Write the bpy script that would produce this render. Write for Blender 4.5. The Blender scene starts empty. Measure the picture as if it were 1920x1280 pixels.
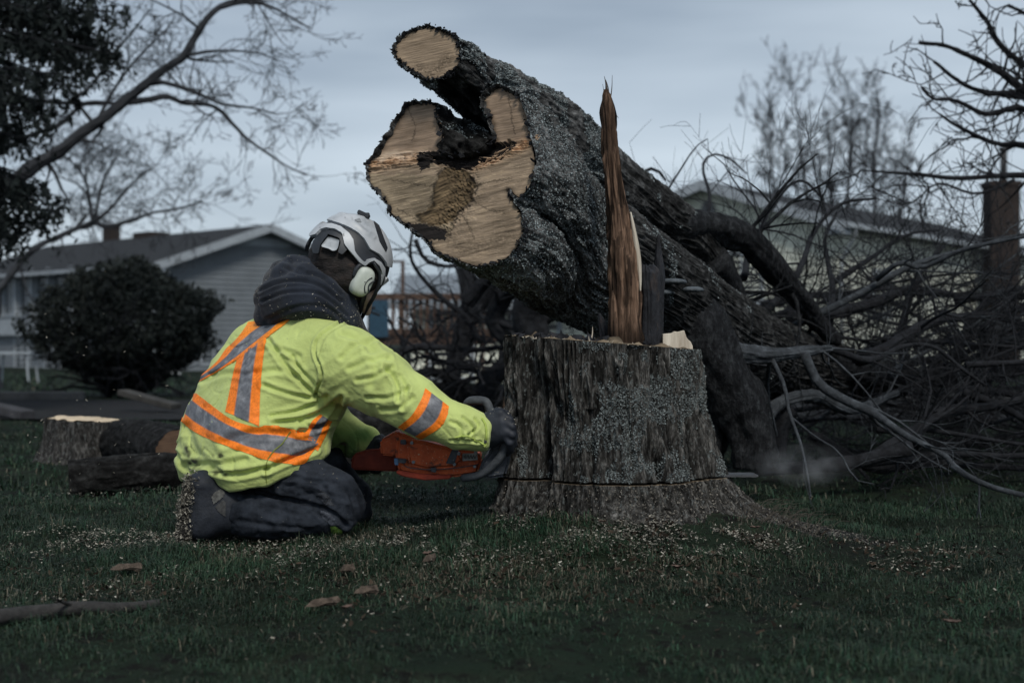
import bpy, math, os
import numpy as np
from mathutils import Vector
R = math.radians
sc = bpy.context.scene
col = sc.collection
# ---------------------------------------------------------------- camera
H = 0.62
FPX = 1920 * 50 / 36
cam_d = bpy.data.cameras.new('camera'); cam = bpy.data.objects.new('camera', cam_d); col.objects.link(cam)
cam.location = (0, 0, H); cam.rotation_euler = (R(90), 0, 0)
cam_d.lens = 50; cam_d.sensor_width = 36; cam_d.clip_start = 0.05; cam_d.clip_end = 2000
cam_d.dof.use_dof = True; cam_d.dof.focus_distance = 4.3; cam_d.dof.aperture_fstop = 3.2
sc.camera = cam
# ---------------------------------------------------------------- light
SUN_EL, SUN_AZ = 46, 166          # azimuth clockwise from +Y: light comes from behind the camera, a little to the right
sun_d = bpy.data.lights.new('sun', 'SUN'); sun = bpy.data.objects.new('sun', sun_d); col.objects.link(sun)
sun_d.energy = 1.5; sun_d.angle = R(14); sun_d.color = (1.0, 0.96, 0.88)
sd = Vector((math.sin(R(SUN_AZ)) * math.cos(R(SUN_EL)), math.cos(R(SUN_AZ)) * math.cos(R(SUN_EL)), math.sin(R(SUN_EL))))
sun.rotation_euler = sd.to_track_quat('Z', 'Y').to_euler()
w = bpy.data.worlds.new('World'); sc.world = w; w.use_nodes = True
nt = w.node_tree; N = nt.nodes; L = nt.links; N.clear()
wo = N.new('ShaderNodeOutputWorld'); mixs = N.new('ShaderNodeMixShader')
sky = N.new('ShaderNodeTexSky'); sky.sky_type = 'NISHITA'; sky.sun_disc = False
sky.sun_elevation = R(SUN_EL); sky.sun_rotation = R(SUN_AZ)
b1 = N.new('ShaderNodeBackground'); b1.inputs[1].default_value = 0.08; L.new(sky.outputs[0], b1.inputs[0])
tc = N.new('ShaderNodeTexCoord'); mp = N.new('ShaderNodeMapping'); mp.inputs['Scale'].default_value = (1.1, 1.1, 6.0)
L.new(tc.outputs['Generated'], mp.inputs[0])
nz = N.new('ShaderNodeTexNoise'); nz.inputs['Scale'].default_value = 2.2; nz.inputs['Detail'].default_value = 4; nz.inputs['Roughness'].default_value = .45
L.new(mp.outputs[0], nz.inputs['Vector'])
cr = N.new('ShaderNodeValToRGB'); cr.color_ramp.elements[0].position = .33; cr.color_ramp.elements[1].position = .68
cr.color_ramp.elements[0].color = (.265, .322, .385, 1); cr.color_ramp.elements[1].color = (.485, .555, .615, 1)
L.new(nz.outputs[0], cr.inputs[0])
sx = N.new('ShaderNodeSeparateXYZ'); L.new(tc.outputs['Generated'], sx.inputs[0])
er = N.new('ShaderNodeValToRGB'); ee = er.color_ramp.elements; ee[0].position = 0; ee[0].color = (1.18, 1.17, 1.15, 1); ee[1].position = .30; ee[1].color = (.74, .76, .80, 1)
e2_ = ee.new(.06); e2_.color = (.98, .98, .98, 1); e3_ = ee.new(.16); e3_.color = (.94, .95, .97, 1); L.new(sx.outputs[2], er.inputs[0])
mm = N.new('ShaderNodeMix'); mm.data_type = 'RGBA'; mm.blend_type = 'MULTIPLY'; mm.inputs[0].default_value = 1; L.new(cr.outputs[0], mm.inputs[6]); L.new(er.outputs[0], mm.inputs[7])
b2 = N.new('ShaderNodeBackground'); b2.inputs[1].default_value = .93; L.new(mm.outputs[2], b2.inputs[0])
mixs.inputs[0].default_value = .93; L.new(b1.outputs[0], mixs.inputs[1]); L.new(b2.outputs[0], mixs.inputs[2]); L.new(mixs.outputs[0], wo.inputs[0])
sc.view_settings.view_transform = 'Standard'; sc.view_settings.look = 'None'; sc.view_settings.exposure = .55; sc.view_settings.gamma = 1
sc.cycles.max_bounces = 6; sc.cycles.diffuse_bounces = 3; sc.cycles.volume_bounces = 1
# ---------------------------------------------------------------- helpers
def P(px, py, Y):
    return np.array([(px - 960) / FPX * Y, Y, H - (py - 640) / FPX * Y])
def PP(l):
    return np.array([P(a, b, c) for a, b, c in l])
def pix(V):
    V = np.asarray(V); return np.stack([960 + V[..., 0] / V[..., 1] * FPX, 640 - (V[..., 2] - H) / V[..., 1] * FPX], -1)
def nrm(v):
    v = np.asarray(v, float); return v / (np.linalg.norm(v, axis=-1, keepdims=True) + 1e-12)
def sm(a, b, x):
    t = np.clip((x - a) / (b - a), 0, 1); return t * t * (3 - 2 * t)
def hsh(i, j, k, s):
    n = (i * 374761393 + j * 668265263 + k * 1274126177 + s * 974634777) & 0xffffffff
    n = ((n ^ (n >> 13)) * 1274126177) & 0xffffffff
    return ((n ^ (n >> 16)) & 0xffff) / 65535.0
def vn(p, s=0):
    """value noise -1..1 at points p (N,3)"""
    p = np.asarray(p, float); i = np.floor(p).astype(np.int64); f = p - i; f = f * f * f * (f * (f * 6 - 15) + 10)
    r = 0
    for a in (0, 1):
        wx = f[..., 0] if a else 1 - f[..., 0]
        for b in (0, 1):
            wy = f[..., 1] if b else 1 - f[..., 1]
            for c in (0, 1):
                wz = f[..., 2] if c else 1 - f[..., 2]
                r = r + wx * wy * wz * hsh(i[..., 0] + a, i[..., 1] + b, i[..., 2] + c, s)
    return r * 2 - 1
def fb(p, o=4, s=0, g=.5):
    r = 0; a = 1; t = 0
    for k in range(o):
        r = r + a * vn(p * 2.03 ** k + 17.3 * k, s + k); t += a; a *= g
    return r / t
def inpoly(q, poly):
    q = np.asarray(q); poly = np.asarray(poly, float); x, y = q[..., 0], q[..., 1]; c = np.zeros(x.shape, bool)
    for k in range(len(poly)):
        x0, y0 = poly[k]; x1, y1 = poly[k - 1]
        if y0 == y1: continue
        c ^= ((y0 > y) != (y1 > y)) & (x < (x1 - x0) * (y - y0) / (y1 - y0) + x0)
    return c
def dpoly(q, pts, closed=False):
    """distance to a polyline in 2-d or 3-d"""
    q = np.asarray(q, float); pts = np.asarray(pts, float); d = np.full(q.shape[:-1], 1e9)
    n = len(pts)
    for k in range(n if closed else n - 1):
        a = pts[k]; b = pts[(k + 1) % n]; ab = b - a
        t = np.clip(((q - a) @ ab) / max(ab @ ab, 1e-12), 0, 1)
        d = np.minimum(d, np.linalg.norm(q - a - t[..., None] * ab, axis=-1))
    return d
def smooth_path(pts, n):
    """Catmull-Rom resample of (k,d) points into n"""
    p = np.asarray(pts, float)
    if len(p) == 2: return p[0] + (p[1] - p[0]) * np.linspace(0, 1, n)[:, None]
    q = np.vstack([2 * p[0] - p[1], p, 2 * p[-1] - p[-2]])
    seg = np.linalg.norm(np.diff(p[:, :min(3, p.shape[1])], axis=0), axis=1); cum = np.r_[0, np.cumsum(seg)]
    u = np.linspace(0, cum[-1], n); k = np.clip(np.searchsorted(cum, u, 'right') - 1, 0, len(seg) - 1)
    t = ((u - cum[k]) / np.maximum(seg[k], 1e-9))[:, None]
    a, b, c, d = q[k], q[k + 1], q[k + 2], q[k + 3]
    return .5 * (2 * b + (c - a) * t + (2 * a - 5 * b + 4 * c - d) * t ** 2 + (3 * b - a - 3 * c + d) * t ** 3)
def clean(nm): return nm
def mesh_np(name, V, F, mat=None, parent=None, smooth=True, cols=None, mats=None, fm=None):
    """V (n,3) verts, F (m,3|4) array or list of arrays of faces"""
    V = np.asarray(V, np.float32); Fs = F if isinstance(F, list) else [F]
    Fs = [np.asarray(f, np.int32) for f in Fs if len(f)]
    me = bpy.data.meshes.new(name); me.vertices.add(len(V)); me.vertices.foreach_set('co', V.ravel())
    lt = np.concatenate([np.full(len(f), f.shape[1], np.int32) for f in Fs]); ls = np.r_[0, np.cumsum(lt)[:-1]].astype(np.int32)
    fl = np.concatenate([f.ravel() for f in Fs])
    me.loops.add(len(fl)); me.loops.foreach_set('vertex_index', fl)
    me.polygons.add(len(lt)); me.polygons.foreach_set('loop_start', ls); me.polygons.foreach_set('loop_total', lt)
    if fm is not None: me.polygons.foreach_set('material_index', np.asarray(fm, np.int32))
    me.polygons.foreach_set('use_smooth', np.full(len(lt), bool(smooth)))
    me.update(calc_edges=True); me.validate()
    if cols is not None:
        c = np.ones((len(V), 4), np.float32); c[:, :cols.shape[1]] = cols
        at = me.color_attributes.new('Col', 'FLOAT_COLOR', 'POINT'); at.data.foreach_set('color', c.ravel())
    for m in (mats or ([mat] if mat else [])): me.materials.append(m)
    o = bpy.data.objects.new(name, me); col.objects.link(o)
    if parent is not None: o.parent = parent
    return o
def empty(name, loc=(0, 0, 0)):
    o = bpy.data.objects.new(name, None); o.empty_display_size = .1; col.objects.link(o)
    return o                                     # parts carry world coordinates; the root is shifted afterwards by settle()
def settle(o, loc):
    """puts the root Empty at the thing's base while its parts stay where they are"""
    o.location = loc
    for c in o.children: c.location = Vector(c.location) - Vector(loc)
def tag(o, label=None, cat=None, group=None, kind=None):
    if label: o['label'] = label
    if cat: o['category'] = cat
    if group: o['group'] = group
    if kind: o['kind'] = kind
    return o
class MB:
    def __init__(s): s.V = []; s.F3 = []; s.F4 = []; s.n = 0; s.C = []
    def add(s, V, F4=None, F3=None, c=None):
        V = np.asarray(V, float)
        if F4 is not None and len(F4): s.F4.append(np.asarray(F4) + s.n)
        if F3 is not None and len(F3): s.F3.append(np.asarray(F3) + s.n)
        s.V.append(V); s.n += len(V)
        if c is not None: s.C.append(np.tile(np.asarray(c, float), (len(V), 1)) if np.ndim(c) == 1 else c)
        return s
    def box(s, c, h, ax=None, col=None, bev=0):
        """box centre c half sizes h, axes rows ax"""
        ax = np.eye(3) if ax is None else np.asarray(ax, float); c = np.asarray(c, float); h = np.asarray(h, float)
        if bev <= 0:
            k = np.array([[i, j, l] for i in (-1, 1) for j in (-1, 1) for l in (-1, 1)], float)
            F = [(0, 1, 3, 2), (4, 6, 7, 5), (0, 4, 5, 1), (2, 3, 7, 6), (0, 2, 6, 4), (1, 5, 7, 3)]
            return s.add(c + (k * h) @ ax, F, c=col)
        V = []; F4 = []; F3 = []
        idx = {}
        for i in (-1, 1):
            for j in (-1, 1):
                for l in (-1, 1):
                    for a in range(3):
                        v = np.array([i, j, l], float) * (h - bev); v[a] += [i, j, l][a] * bev
                        idx[(i, j, l, a)] = len(V); V.append(v)
        for a in range(3):
            b, d = (a + 1) % 3, (a + 2) % 3
            for sg in (-1, 1):
                q = []
                for (u, v) in ((-1, -1), (1, -1), (1, 1), (-1, 1)):
                    k = [0, 0, 0]; k[a] = sg; k[b] = u; k[d] = v; q.append(idx[(*k, a)])
                F4.append(q if sg > 0 else q[::-1])
            for u in (-1, 1):
                for v in (-1, 1):
                    k0 = [0, 0, 0]; k1 = [0, 0, 0]; k0[a] = -1; k1[a] = 1
                    for k in (k0, k1): k[b] = u; k[d] = v
                    q = [idx[(*k0, b)], idx[(*k1, b)], idx[(*k1, d)], idx[(*k0, d)]]
                    F4.append(q if u * v > 0 else q[::-1])
        for i in (-1, 1):
            for j in (-1, 1):
                for l in (-1, 1):
                    q = [idx[(i, j, l, 0)], idx[(i, j, l, 1)], idx[(i, j, l, 2)]]
                    F3.append(q if i * j * l > 0 else q[::-1])
        return s.add(c + np.array(V) @ ax, F4, F3, c=col)
    def bar(s, a, b, wd, th, up=(0, 0, 1), col=None, bev=0):
        a = np.asarray(a, float); b = np.asarray(b, float); x = nrm(b - a); y = nrm(np.cross(up, x)); z = np.cross(x, y)
        return s.box((a + b) / 2, (np.linalg.norm(b - a) / 2, wd / 2, th / 2), np.stack([x, y, z]), col, bev)
    def tube(s, pts, rad, nseg=8, cap=True, c=None, flat=1.0):
        V, F4, F3 = tube_np(pts, rad, nseg, cap, flat); return s.add(V, F4, F3, c=c)
    def build(s, name, mat=None, parent=None, smooth=False):
        F = []
        if s.F4: F.append(np.vstack(s.F4))
        if s.F3: F.append(np.vstack(s.F3))
        cols = np.vstack(s.C) if s.C else None
        return mesh_np(name, np.vstack(s.V), F, mat, parent, smooth, cols)
def frames(p):
    t = nrm(np.gradient(p, axis=0)); n = len(p); u = np.zeros((n, 3)); ref = np.array([0, 0, 1.0]) if abs(t[0, 2]) < .9 else np.array([1.0, 0, 0])
    u[0] = nrm(np.cross(t[0], ref))
    for i in range(1, n): u[i] = nrm(u[i - 1] - t[i] * (u[i - 1] @ t[i]))
    return t, u, np.cross(t, u)
def grid_faces(n, m, wrap=True, flip=False):
    """n rings of m verts"""
    i = np.arange(n - 1)[:, None]; j = np.arange(m if wrap else m - 1)[None]
    a = i * m + j; b = i * m + (j + 1) % m; q = np.stack([a, b, b + m, a + m], -1).reshape(-1, 4)
    return q[:, ::-1] if flip else q
def tube_np(pts, rad, nseg=8, cap=True, flat=1.0):
    p = np.asarray(pts, float); n = len(p); rad = np.broadcast_to(np.asarray(rad, float), (n,)); t, u, v = frames(p)
    an = np.linspace(0, 2 * math.pi, nseg, endpoint=False)
    V = p[:, None] + rad[:, None, None] * (np.cos(an)[None, :, None] * u[:, None] + flat * np.sin(an)[None, :, None] * v[:, None])
    V = V.reshape(-1, 3); F = grid_faces(n, nseg); F3 = []
    if cap:
        V = np.vstack([V, p[0], p[-1]]); k = len(V)
        F3 = [(k - 2, (j + 1) % nseg, j) for j in range(nseg)] + [(k - 1, (n - 1) * nseg + j, (n - 1) * nseg + (j + 1) % nseg) for j in range(nseg)]
    return V, F, F3
def gnormals(G, wrap=True):
    """normals for grid (n,m,3)"""
    du = np.gradient(G, axis=0)
    dv = (np.roll(G, -1, 1) - np.roll(G, 1, 1)) / 2 if wrap else np.gradient(G, axis=1)
    return nrm(np.cross(dv, du))
def snet(F, o, h):
    """surface nets: F<0 inside. returns V, quads"""
    S = F < 0; n = np.array(F.shape) - 1
    acc = np.zeros(tuple(n) + (3,), np.float32); cnt = np.zeros(tuple(n), np.float32)
    for ax in range(3):
        o1, o2 = [k for k in range(3) if k != ax]
        for a in (0, 1):
            for b in (0, 1):
                s0 = [None] * 3; s1 = [None] * 3
                s0[ax] = slice(0, -1); s1[ax] = slice(1, None)
                s0[o1] = s1[o1] = slice(1, None) if a else slice(0, -1)
                s0[o2] = s1[o2] = slice(1, None) if b else slice(0, -1)
                f0 = F[tuple(s0)]; f1 = F[tuple(s1)]; m = (f0 < 0) != (f1 < 0)
                d = f0 - f1; d[d == 0] = 1; t = np.where(m, f0 / d, 0)
                acc[..., ax] += t; acc[..., o1] += a * m; acc[..., o2] += b * m; cnt += m
    act = cnt > 0; idx = np.full(tuple(n), -1, np.int64); idx[act] = np.arange(act.sum())
    ijk = np.argwhere(act); V = (acc[act] / cnt[act][:, None] + ijk) * h + o
    Q = []
    for ax in range(3):
        o1, o2 = (ax + 1) % 3, (ax + 2) % 3
        s0 = [None] * 3; s1 = [None] * 3
        s0[ax] = slice(0, -1); s1[ax] = slice(1, None)
        for k in (o1, o2): s0[k] = s1[k] = slice(1, -1)
        a = S[tuple(s0)]; b = S[tuple(s1)]
        for sg, m in ((1, a & ~b), (-1, ~a & b)):
            g = np.argwhere(m)
            if not len(g): continue
            g[:, o1] += 1; g[:, o2] += 1
            q = []
            for (u, v) in ((-1, -1), (0, -1), (0, 0), (-1, 0)):
                k = g.copy(); k[:, o1] += u; k[:, o2] += v; q.append(idx[k[:, 0], k[:, 1], k[:, 2]])
            q = np.stack(q, -1); Q.append(q if sg > 0 else q[:, ::-1])
    return V, np.vstack(Q)
def seg_sdf(G, a, b, ra, rb=None, sc_=None):
    rb = ra if rb is None else rb; a = np.asarray(a, float); b = np.asarray(b, float)
    ab = b - a; q = G - a
    t = np.clip((q @ ab) / max(ab @ ab, 1e-12), 0, 1)
    d = q - t[..., None] * ab
    if sc_ is not None: d = d * sc_
    return np.sqrt((d * d).sum(-1)) - (ra + (rb - ra) * t)
def smin(a, b, k):
    h = np.clip(.5 + .5 * (b - a) / k, 0, 1); return b + (a - b) * h - k * h * (1 - h)
def blob(prims, h, pad=.03, mod=None):
    """prims: list of (a, b, ra, rb, k); returns V,Q of the smooth union"""
    pts = np.vstack([np.vstack([p[0], p[1]]) for p in prims]); r = max(max(p[2], p[3]) for p in prims) + pad
    lo = pts.min(0) - r; hi = pts.max(0) + r
    ax = [np.arange(lo[i], hi[i] + h, h, dtype=np.float32) for i in range(3)]
    G = np.stack(np.meshgrid(*ax, indexing='ij'), -1)
    F = None
    for a, b, ra, rb, k in prims:
        d = seg_sdf(G, a, b, ra, rb).astype(np.float32); F = d if F is None else smin(F, d, k)
    if mod is not None: F = mod(G, F).astype(np.float32)
    return snet(F, lo.astype(np.float32), h)
def vnorm(V, Q):
    a, b, c = V[Q[:, 0]], V[Q[:, 1]], V[Q[:, 2]]; fn = np.cross(b - a, c - a)
    if Q.shape[1] == 4: fn = fn + np.cross(c - a, V[Q[:, 3]] - a)
    n = np.zeros_like(V)
    for k in range(Q.shape[1]): np.add.at(n, Q[:, k], fn)
    return nrm(n)
def relax(V, Q, it=2, f=.5):
    """laplacian smoothing"""
    for _ in range(it):
        s = np.zeros_like(V); c = np.zeros(len(V))
        for k in range(Q.shape[1]):
            a, b = Q[:, k], Q[:, (k + 1) % Q.shape[1]]
            np.add.at(s, a, V[b]); np.add.at(s, b, V[a]); np.add.at(c, a, 1); np.add.at(c, b, 1)
        V = V + f * (s / np.maximum(c, 1)[:, None] - V)
    return V
# ---------------------------------------------------------------- materials
def lin(*c):
    return tuple(((v / 255) / 12.92 if v / 255 <= .04045 else ((v / 255 + .055) / 1.055) ** 2.4) for v in c)
def mk(name, stops, scale=10, stretch=(1, 1, 1), rough=.8, detail=6, nrough=.6, bump=0, bscale=None, bdist=.01, attr=False, spec=.3, metal=0,
       spots=None, rot=(0, 0, 0), tintn=None, trans=0, sheen=0):
    m = bpy.data.materials.new(name); m.use_nodes = True; nt = m.node_tree; N = nt.nodes; L = nt.links
    bs = N['Principled BSDF']; bs.inputs['Roughness'].default_value = rough; bs.inputs['Metallic'].default_value = metal
    bs.inputs['Specular IOR Level'].default_value = spec
    if sheen: bs.inputs['Sheen Weight'].default_value = sheen
    tc = N.new('ShaderNodeTexCoord'); mp = N.new('ShaderNodeMapping'); mp.inputs['Scale'].default_value = stretch; mp.inputs['Rotation'].default_value = rot
    L.new(tc.outputs['Object'], mp.inputs[0])
    nz = N.new('ShaderNodeTexNoise'); nz.inputs['Scale'].default_value = scale; nz.inputs['Detail'].default_value = detail; nz.inputs['Roughness'].default_value = nrough
    L.new(mp.outputs[0], nz.inputs['Vector'])
    cr = N.new('ShaderNodeValToRGB'); e = cr.color_ramp.elements
    while len(e) < len(stops): e.new(.5)
    for k, (p, c) in enumerate(stops): e[k].position = p; e[k].color = (*c, 1)
    L.new(nz.outputs[0], cr.inputs[0]); out = cr.outputs[0]
    if attr:
        at = N.new('ShaderNodeAttribute'); at.attribute_name = 'Col'
        mx = N.new('ShaderNodeMix'); mx.data_type = 'RGBA'; mx.blend_type = 'MULTIPLY'; mx.inputs[0].default_value = 1
        L.new(out, mx.inputs[6]); L.new(at.outputs[0], mx.inputs[7]); out = mx.outputs[2]
    for (sc2, lo, hi, c, st2) in (spots or []):
        m2 = N.new('ShaderNodeMapping'); m2.inputs['Scale'].default_value = st2; L.new(tc.outputs['Object'], m2.inputs[0])
        n2 = N.new('ShaderNodeTexNoise'); n2.inputs['Scale'].default_value = sc2; n2.inputs['Detail'].default_value = 5; n2.inputs['Roughness'].default_value = .65
        L.new(m2.outputs[0], n2.inputs['Vector'])
        r2 = N.new('ShaderNodeMapRange'); r2.inputs[1].default_value = lo; r2.inputs[2].default_value = hi; L.new(n2.outputs[0], r2.inputs[0])
        mx = N.new('ShaderNodeMix'); mx.data_type = 'RGBA'; mx.inputs[7].default_value = (*c, 1)
        L.new(r2.outputs[0], mx.inputs[0]); L.new(out, mx.inputs[6]); out = mx.outputs[2]
    L.new(out, bs.inputs['Base Color'])
    if bump:
        nb = N.new('ShaderNodeTexNoise'); nb.inputs['Scale'].default_value = bscale or scale * 2; nb.inputs['Detail'].default_value = 6; nb.inputs['Roughness'].default_value = .65
        L.new(mp.outputs[0], nb.inputs['Vector'])
        bp = N.new('ShaderNodeBump'); bp.inputs['Strength'].default_value = bump; bp.inputs['Distance'].default_value = bdist
        L.new(nb.outputs[0], bp.inputs['Height']); L.new(bp.outputs[0], bs.inputs['Normal'])
    return m
def flat(name, c, rough=.7, var=.15, scale=20, **k):
    c = np.array(c); return mk(name, [(.35, tuple(c * (1 - var))), (.65, tuple(c * (1 + var)))], scale=scale, rough=rough, **k)
rng = np.random.default_rng(7)
# ---------------------------------------------------------------- terrain
def ground_z(x, y):
    x = np.asarray(x, float); y = np.asarray(y, float)
    z = -.33 * sm(12, 44, y)
    z = z + .150 * np.exp(-(((x - .34) / .60) ** 2 + ((y - 4.40) / .5) ** 2) ** 1.0)
    z = z + .03 * np.exp(-(((x + .2) / .7) ** 2 + ((y - 3.9) / .35) ** 2))
    p = np.stack([x, y, x * 0], -1); near = 1 - sm(9, 14, y)
    z = z + near * (.022 * vn(p * 1.3, 3) + .012 * vn(p * 4.1, 5) + .009 * vn(p * 11, 6))
    return z - .01
def hit_ground(px, py):
    """where a pixel ray meets the ground"""
    Y = np.linspace(1.5, 60, 4000); X = (px - 960) / FPX * Y; Z = H - (py - 640) / FPX * Y
    k = np.argmax(Z < ground_z(X, Y)); return np.array([X[k], Y[k], ground_z(X[k], Y[k])])
def axis_warp(lo, hi, c, n, dense):
    t = np.linspace(-1, 1, n); u = np.sinh(t * dense) / math.sinh(dense)
    return np.where(u < 0, c + u * (c - lo), c + u * (hi - c))
gx = axis_warp(-500, 500, 0, 620, 8.0); gy = np.sort(axis_warp(-30, 1200, 4.5, 620, 8.5))
GX, GY = np.meshgrid(gx, gy, indexing='ij'); GZ = ground_z(GX, GY)
m_soil = mk('soil_and_turf', [(.3, (.009, .010, .008)), (.5, (.011, .019, .011)), (.72, (.024, .028, .017))], scale=3.5, detail=9, rough=.95, bump=.6, bscale=60, bdist=.02, spec=.1,
            spots=[(.6, .5, .62, (.009, .017, .011), (1, 1, 1)), (14, .5, .62, (.006, .006, .005), (1, 1, 1))])
V = np.stack([GX, GY, GZ], -1).reshape(-1, 3)
o = mesh_np('ground', V, grid_faces(620, 620, wrap=False, flip=True), m_soil); tag(o, kind='structure')
# ---------------------------------------------------------------- driveway and kerb behind the felled tree
m_gravel = mk('dark_gravel', [(.3, (.01, .01, .011)), (.7, (.035, .036, .038))], scale=25, rough=.95, bump=.5, bdist=.02, spec=.1)
xs = np.linspace(-40, 40, 200); ys = np.linspace(11.2, 15.2, 12); A, B = np.meshgrid(xs, ys, indexing='ij')
B2 = B + .12 * vn(np.stack([A * .8, B * 0, B * 0], -1), 9) * (np.abs(B - 13.2) > 1.9)
V = np.stack([A, B2, ground_z(A, B2) + .004 + .012], -1).reshape(-1, 3)
tag(mesh_np('driveway', V, grid_faces(200, 12, wrap=False, flip=True), m_gravel), kind='structure')
m_kerb = flat('weathered_concrete', (.06, .063, .066), .9, .3, 6, bump=.4)
mb = MB()
x = -14.0
while x < 14:
    ln = 2.35; c = x + ln / 2
    if not (-3.9 < c < -3.0):
        mb.box((c, 15.35 + .02 * math.sin(x * 3), ground_z(c, 15.35) + .03), (ln / 2 - .02, .07, .07), bev=.01)
    x += ln
tag(mb.build('kerb', m_kerb), kind='structure')
# ---------------------------------------------------------------- grass blades
def blades(n, ylo, yhi, hgt, wid, seed, margin=.9):
    r = np.random.default_rng(seed)
    u = r.random(n); y = np.sqrt(ylo ** 2 + u * (yhi ** 2 - ylo ** 2)); x = (r.random(n) * 2 - 1) * (y * .37 + margin)
    p3 = np.stack([x, y, x * 0], -1)
    clump = vn(p3 * 2.2, 31) * .5 + vn(p3 * 7, 33) * .5
    ok = r.random(n) < .55 + .6 * clump
    th = np.arctan2(y - 4.5, x - .31); rr = np.hypot(x - .31, y - 4.5)
    ok &= rr > .37 + .03 * np.cos(th * 5)
    ok &= ~((y > 11) & (y < 15.6))
    x, y, clump = x[ok], y[ok], clump[ok]; n = len(x); z = ground_z(x, y)
    h = hgt * (.35 + r.random(n) ** 1.6 * 1.3) * (1 + .7 * clump); a = r.random(n) * 2 * math.pi; ln = h * (r.random(n) * 1.5 + .25)
    d = np.stack([np.cos(a), np.sin(a), a * 0], -1); s = np.stack([-np.sin(a), np.cos(a), a * 0], -1) * (wid * (.6 + .8 * r.random(n)))[:, None]
    b = np.stack([x, y, z - .005], -1); up = np.array([0, 0, 1.0])
    m = b + up * (h * .6)[:, None] + d * (ln * .3)[:, None]; t = b + up * (h * np.clip(1.05 - .45 * ln / h, .15, 1))[:, None] + d * ln[:, None]
    V = np.stack([b - s, b + s, m - s * .8, m + s * .8, t], 1).reshape(-1, 3)
    k = np.arange(n)[:, None] * 5
    # colour: greens, with straw where the turf is worn
    q = np.stack([x, y, x * 0], -1)
    worn = np.clip(.25 + 1.1 * vn(q * 1.7, 41) + .6 * vn(q * 5, 43), 0, 1) * np.exp(-((y - 4.0) / .8) ** 2) * np.exp(-((x + .05) / 1.2) ** 2)
    g = np.array([.014, .034, .018]) * (.4 + 1.2 * r.random(n) * np.clip(.9 + .7 * vn(q * 2.6, 47) + .5 * vn(q * 8, 48), .15, 2))[:, None]; g[:, 0] *= .7 + .9 * r.random(n)
    st = np.array([.14, .122, .088]) * (.3 + .9 * r.random(n))[:, None]
    pick = (r.random(n) < .035 + .62 * worn ** 1.5)[:, None]; c = np.where(pick, st, g)
    c = np.repeat(c[:, None], 5, 1).reshape(-1, 3)
    return V, k + np.array([[0, 1, 3, 2]]), k + np.array([[2, 3, 4]]), c
m_grass = mk('grass_blades', [(.3, (.85, .85, .85)), (.7, (1.1, 1.1, 1.1))], scale=2, attr=True, rough=.6, spec=.25)
mb = MB()
for a in ((230000, 2.1, 4.0, .023, .0010, 1), (300000, 3.8, 5.6, .027, .0011, 2), (120000, 5.4, 11, .034, .0026, 3), (45000, 15.5, 42, .06, .009, 4, 2)):
    V, q, t, c = blades(*a); mb.add(V, q, t, c)
o = mb.build('grass', m_grass); tag(o, 'short dark green lawn grass with straw coloured worn patches', 'grass', kind='stuff')
def chips_np(C, size, seed, tilt=.5, nz=None):
    """small curled shavings centred at C"""
    r = np.random.default_rng(seed); n = len(C); a = r.random(n) * 2 * math.pi
    d = np.stack([np.cos(a), np.sin(a), (r.random(n) - .5) * tilt * 2], -1); d = nrm(d)
    s = nrm(np.cross(d, nrm(r.normal(size=(n, 3)) * tilt + [0, 0, 1]))); L_ = size * (.5 + 1.2 * r.random(n)); W_ = L_ * (.18 + .35 * r.random(n))
    up = np.cross(d, s); cu = (L_ * .25 * r.random(n))[:, None] * up
    V = np.stack([C - d * L_[:, None] - s * W_[:, None], C - d * L_[:, None] + s * W_[:, None], C + cu - s * W_[:, None], C + cu + s * W_[:, None],
                  C + d * L_[:, None] - s * W_[:, None] * .6, C + d * L_[:, None] + s * W_[:, None] * .5], 1).reshape(-1, 3)
    k = np.arange(n)[:, None] * 6; F = np.vstack([k + np.array([[0, 1, 3, 2]]), k + np.array([[2, 3, 5, 4]])])
    c = np.array([.42, .39, .33]) * (.18 + .8 * r.random(n) ** 1.4)[:, None]
    return V, F, np.repeat(c[:, None], 6, 1).reshape(-1, 3)
m_chip = mk('wood_shavings', [(.3, (.8, .8, .8)), (.7, (1.15, 1.15, 1.15))], scale=5, attr=True, rough=.85, spec=.15)
def gauss_xy(n, cx, cy, sx, sy, seed, rot=0):
    r = np.random.default_rng(seed); a = r.normal(size=n) * sx; b = r.normal(size=n) * sy; c, s = math.cos(rot), math.sin(rot)
    return np.stack([cx + a * c - b * s, cy + a * s + b * c], -1)
def spray(a, s=1.0):
    k = vn(np.column_stack([a, a[:, 0] * 0]) * 5.5, 141) + .6 * vn(np.column_stack([a, a[:, 0] * 0]) * 17, 142); return a[k > -.12 * s]
q = np.vstack([gauss_xy(5500, -1.35, 4.35, .35, .16, 1), gauss_xy(6000, .35, 4.0, .42, .10, 2), gauss_xy(4800, -.2, 3.95, .42, .15, 3), gauss_xy(500, .95, 3.95, .34, .08, 4, -.5),
               gauss_xy(900, -1.0, 3.5, .4, .25, 5), gauss_xy(260, .2, 3.5, .7, .35, 6), gauss_xy(500, -.1, 4.5, .5, .3, 8), gauss_xy(900, -1.9, 5.9, .6, .12, 9)])
q = spray(q)
z = ground_z(q[:, 0], q[:, 1]) + .010 + .018 * rng.random(len(q))
V, F, c = chips_np(np.column_stack([q, z]), .0029, 11)
o = mesh_np('wood_chips', V, F, m_chip, cols=c, smooth=False); tag(o, 'pale wood chips scattered over the grass round stump and worker', 'wood chips', kind='stuff')

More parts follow.
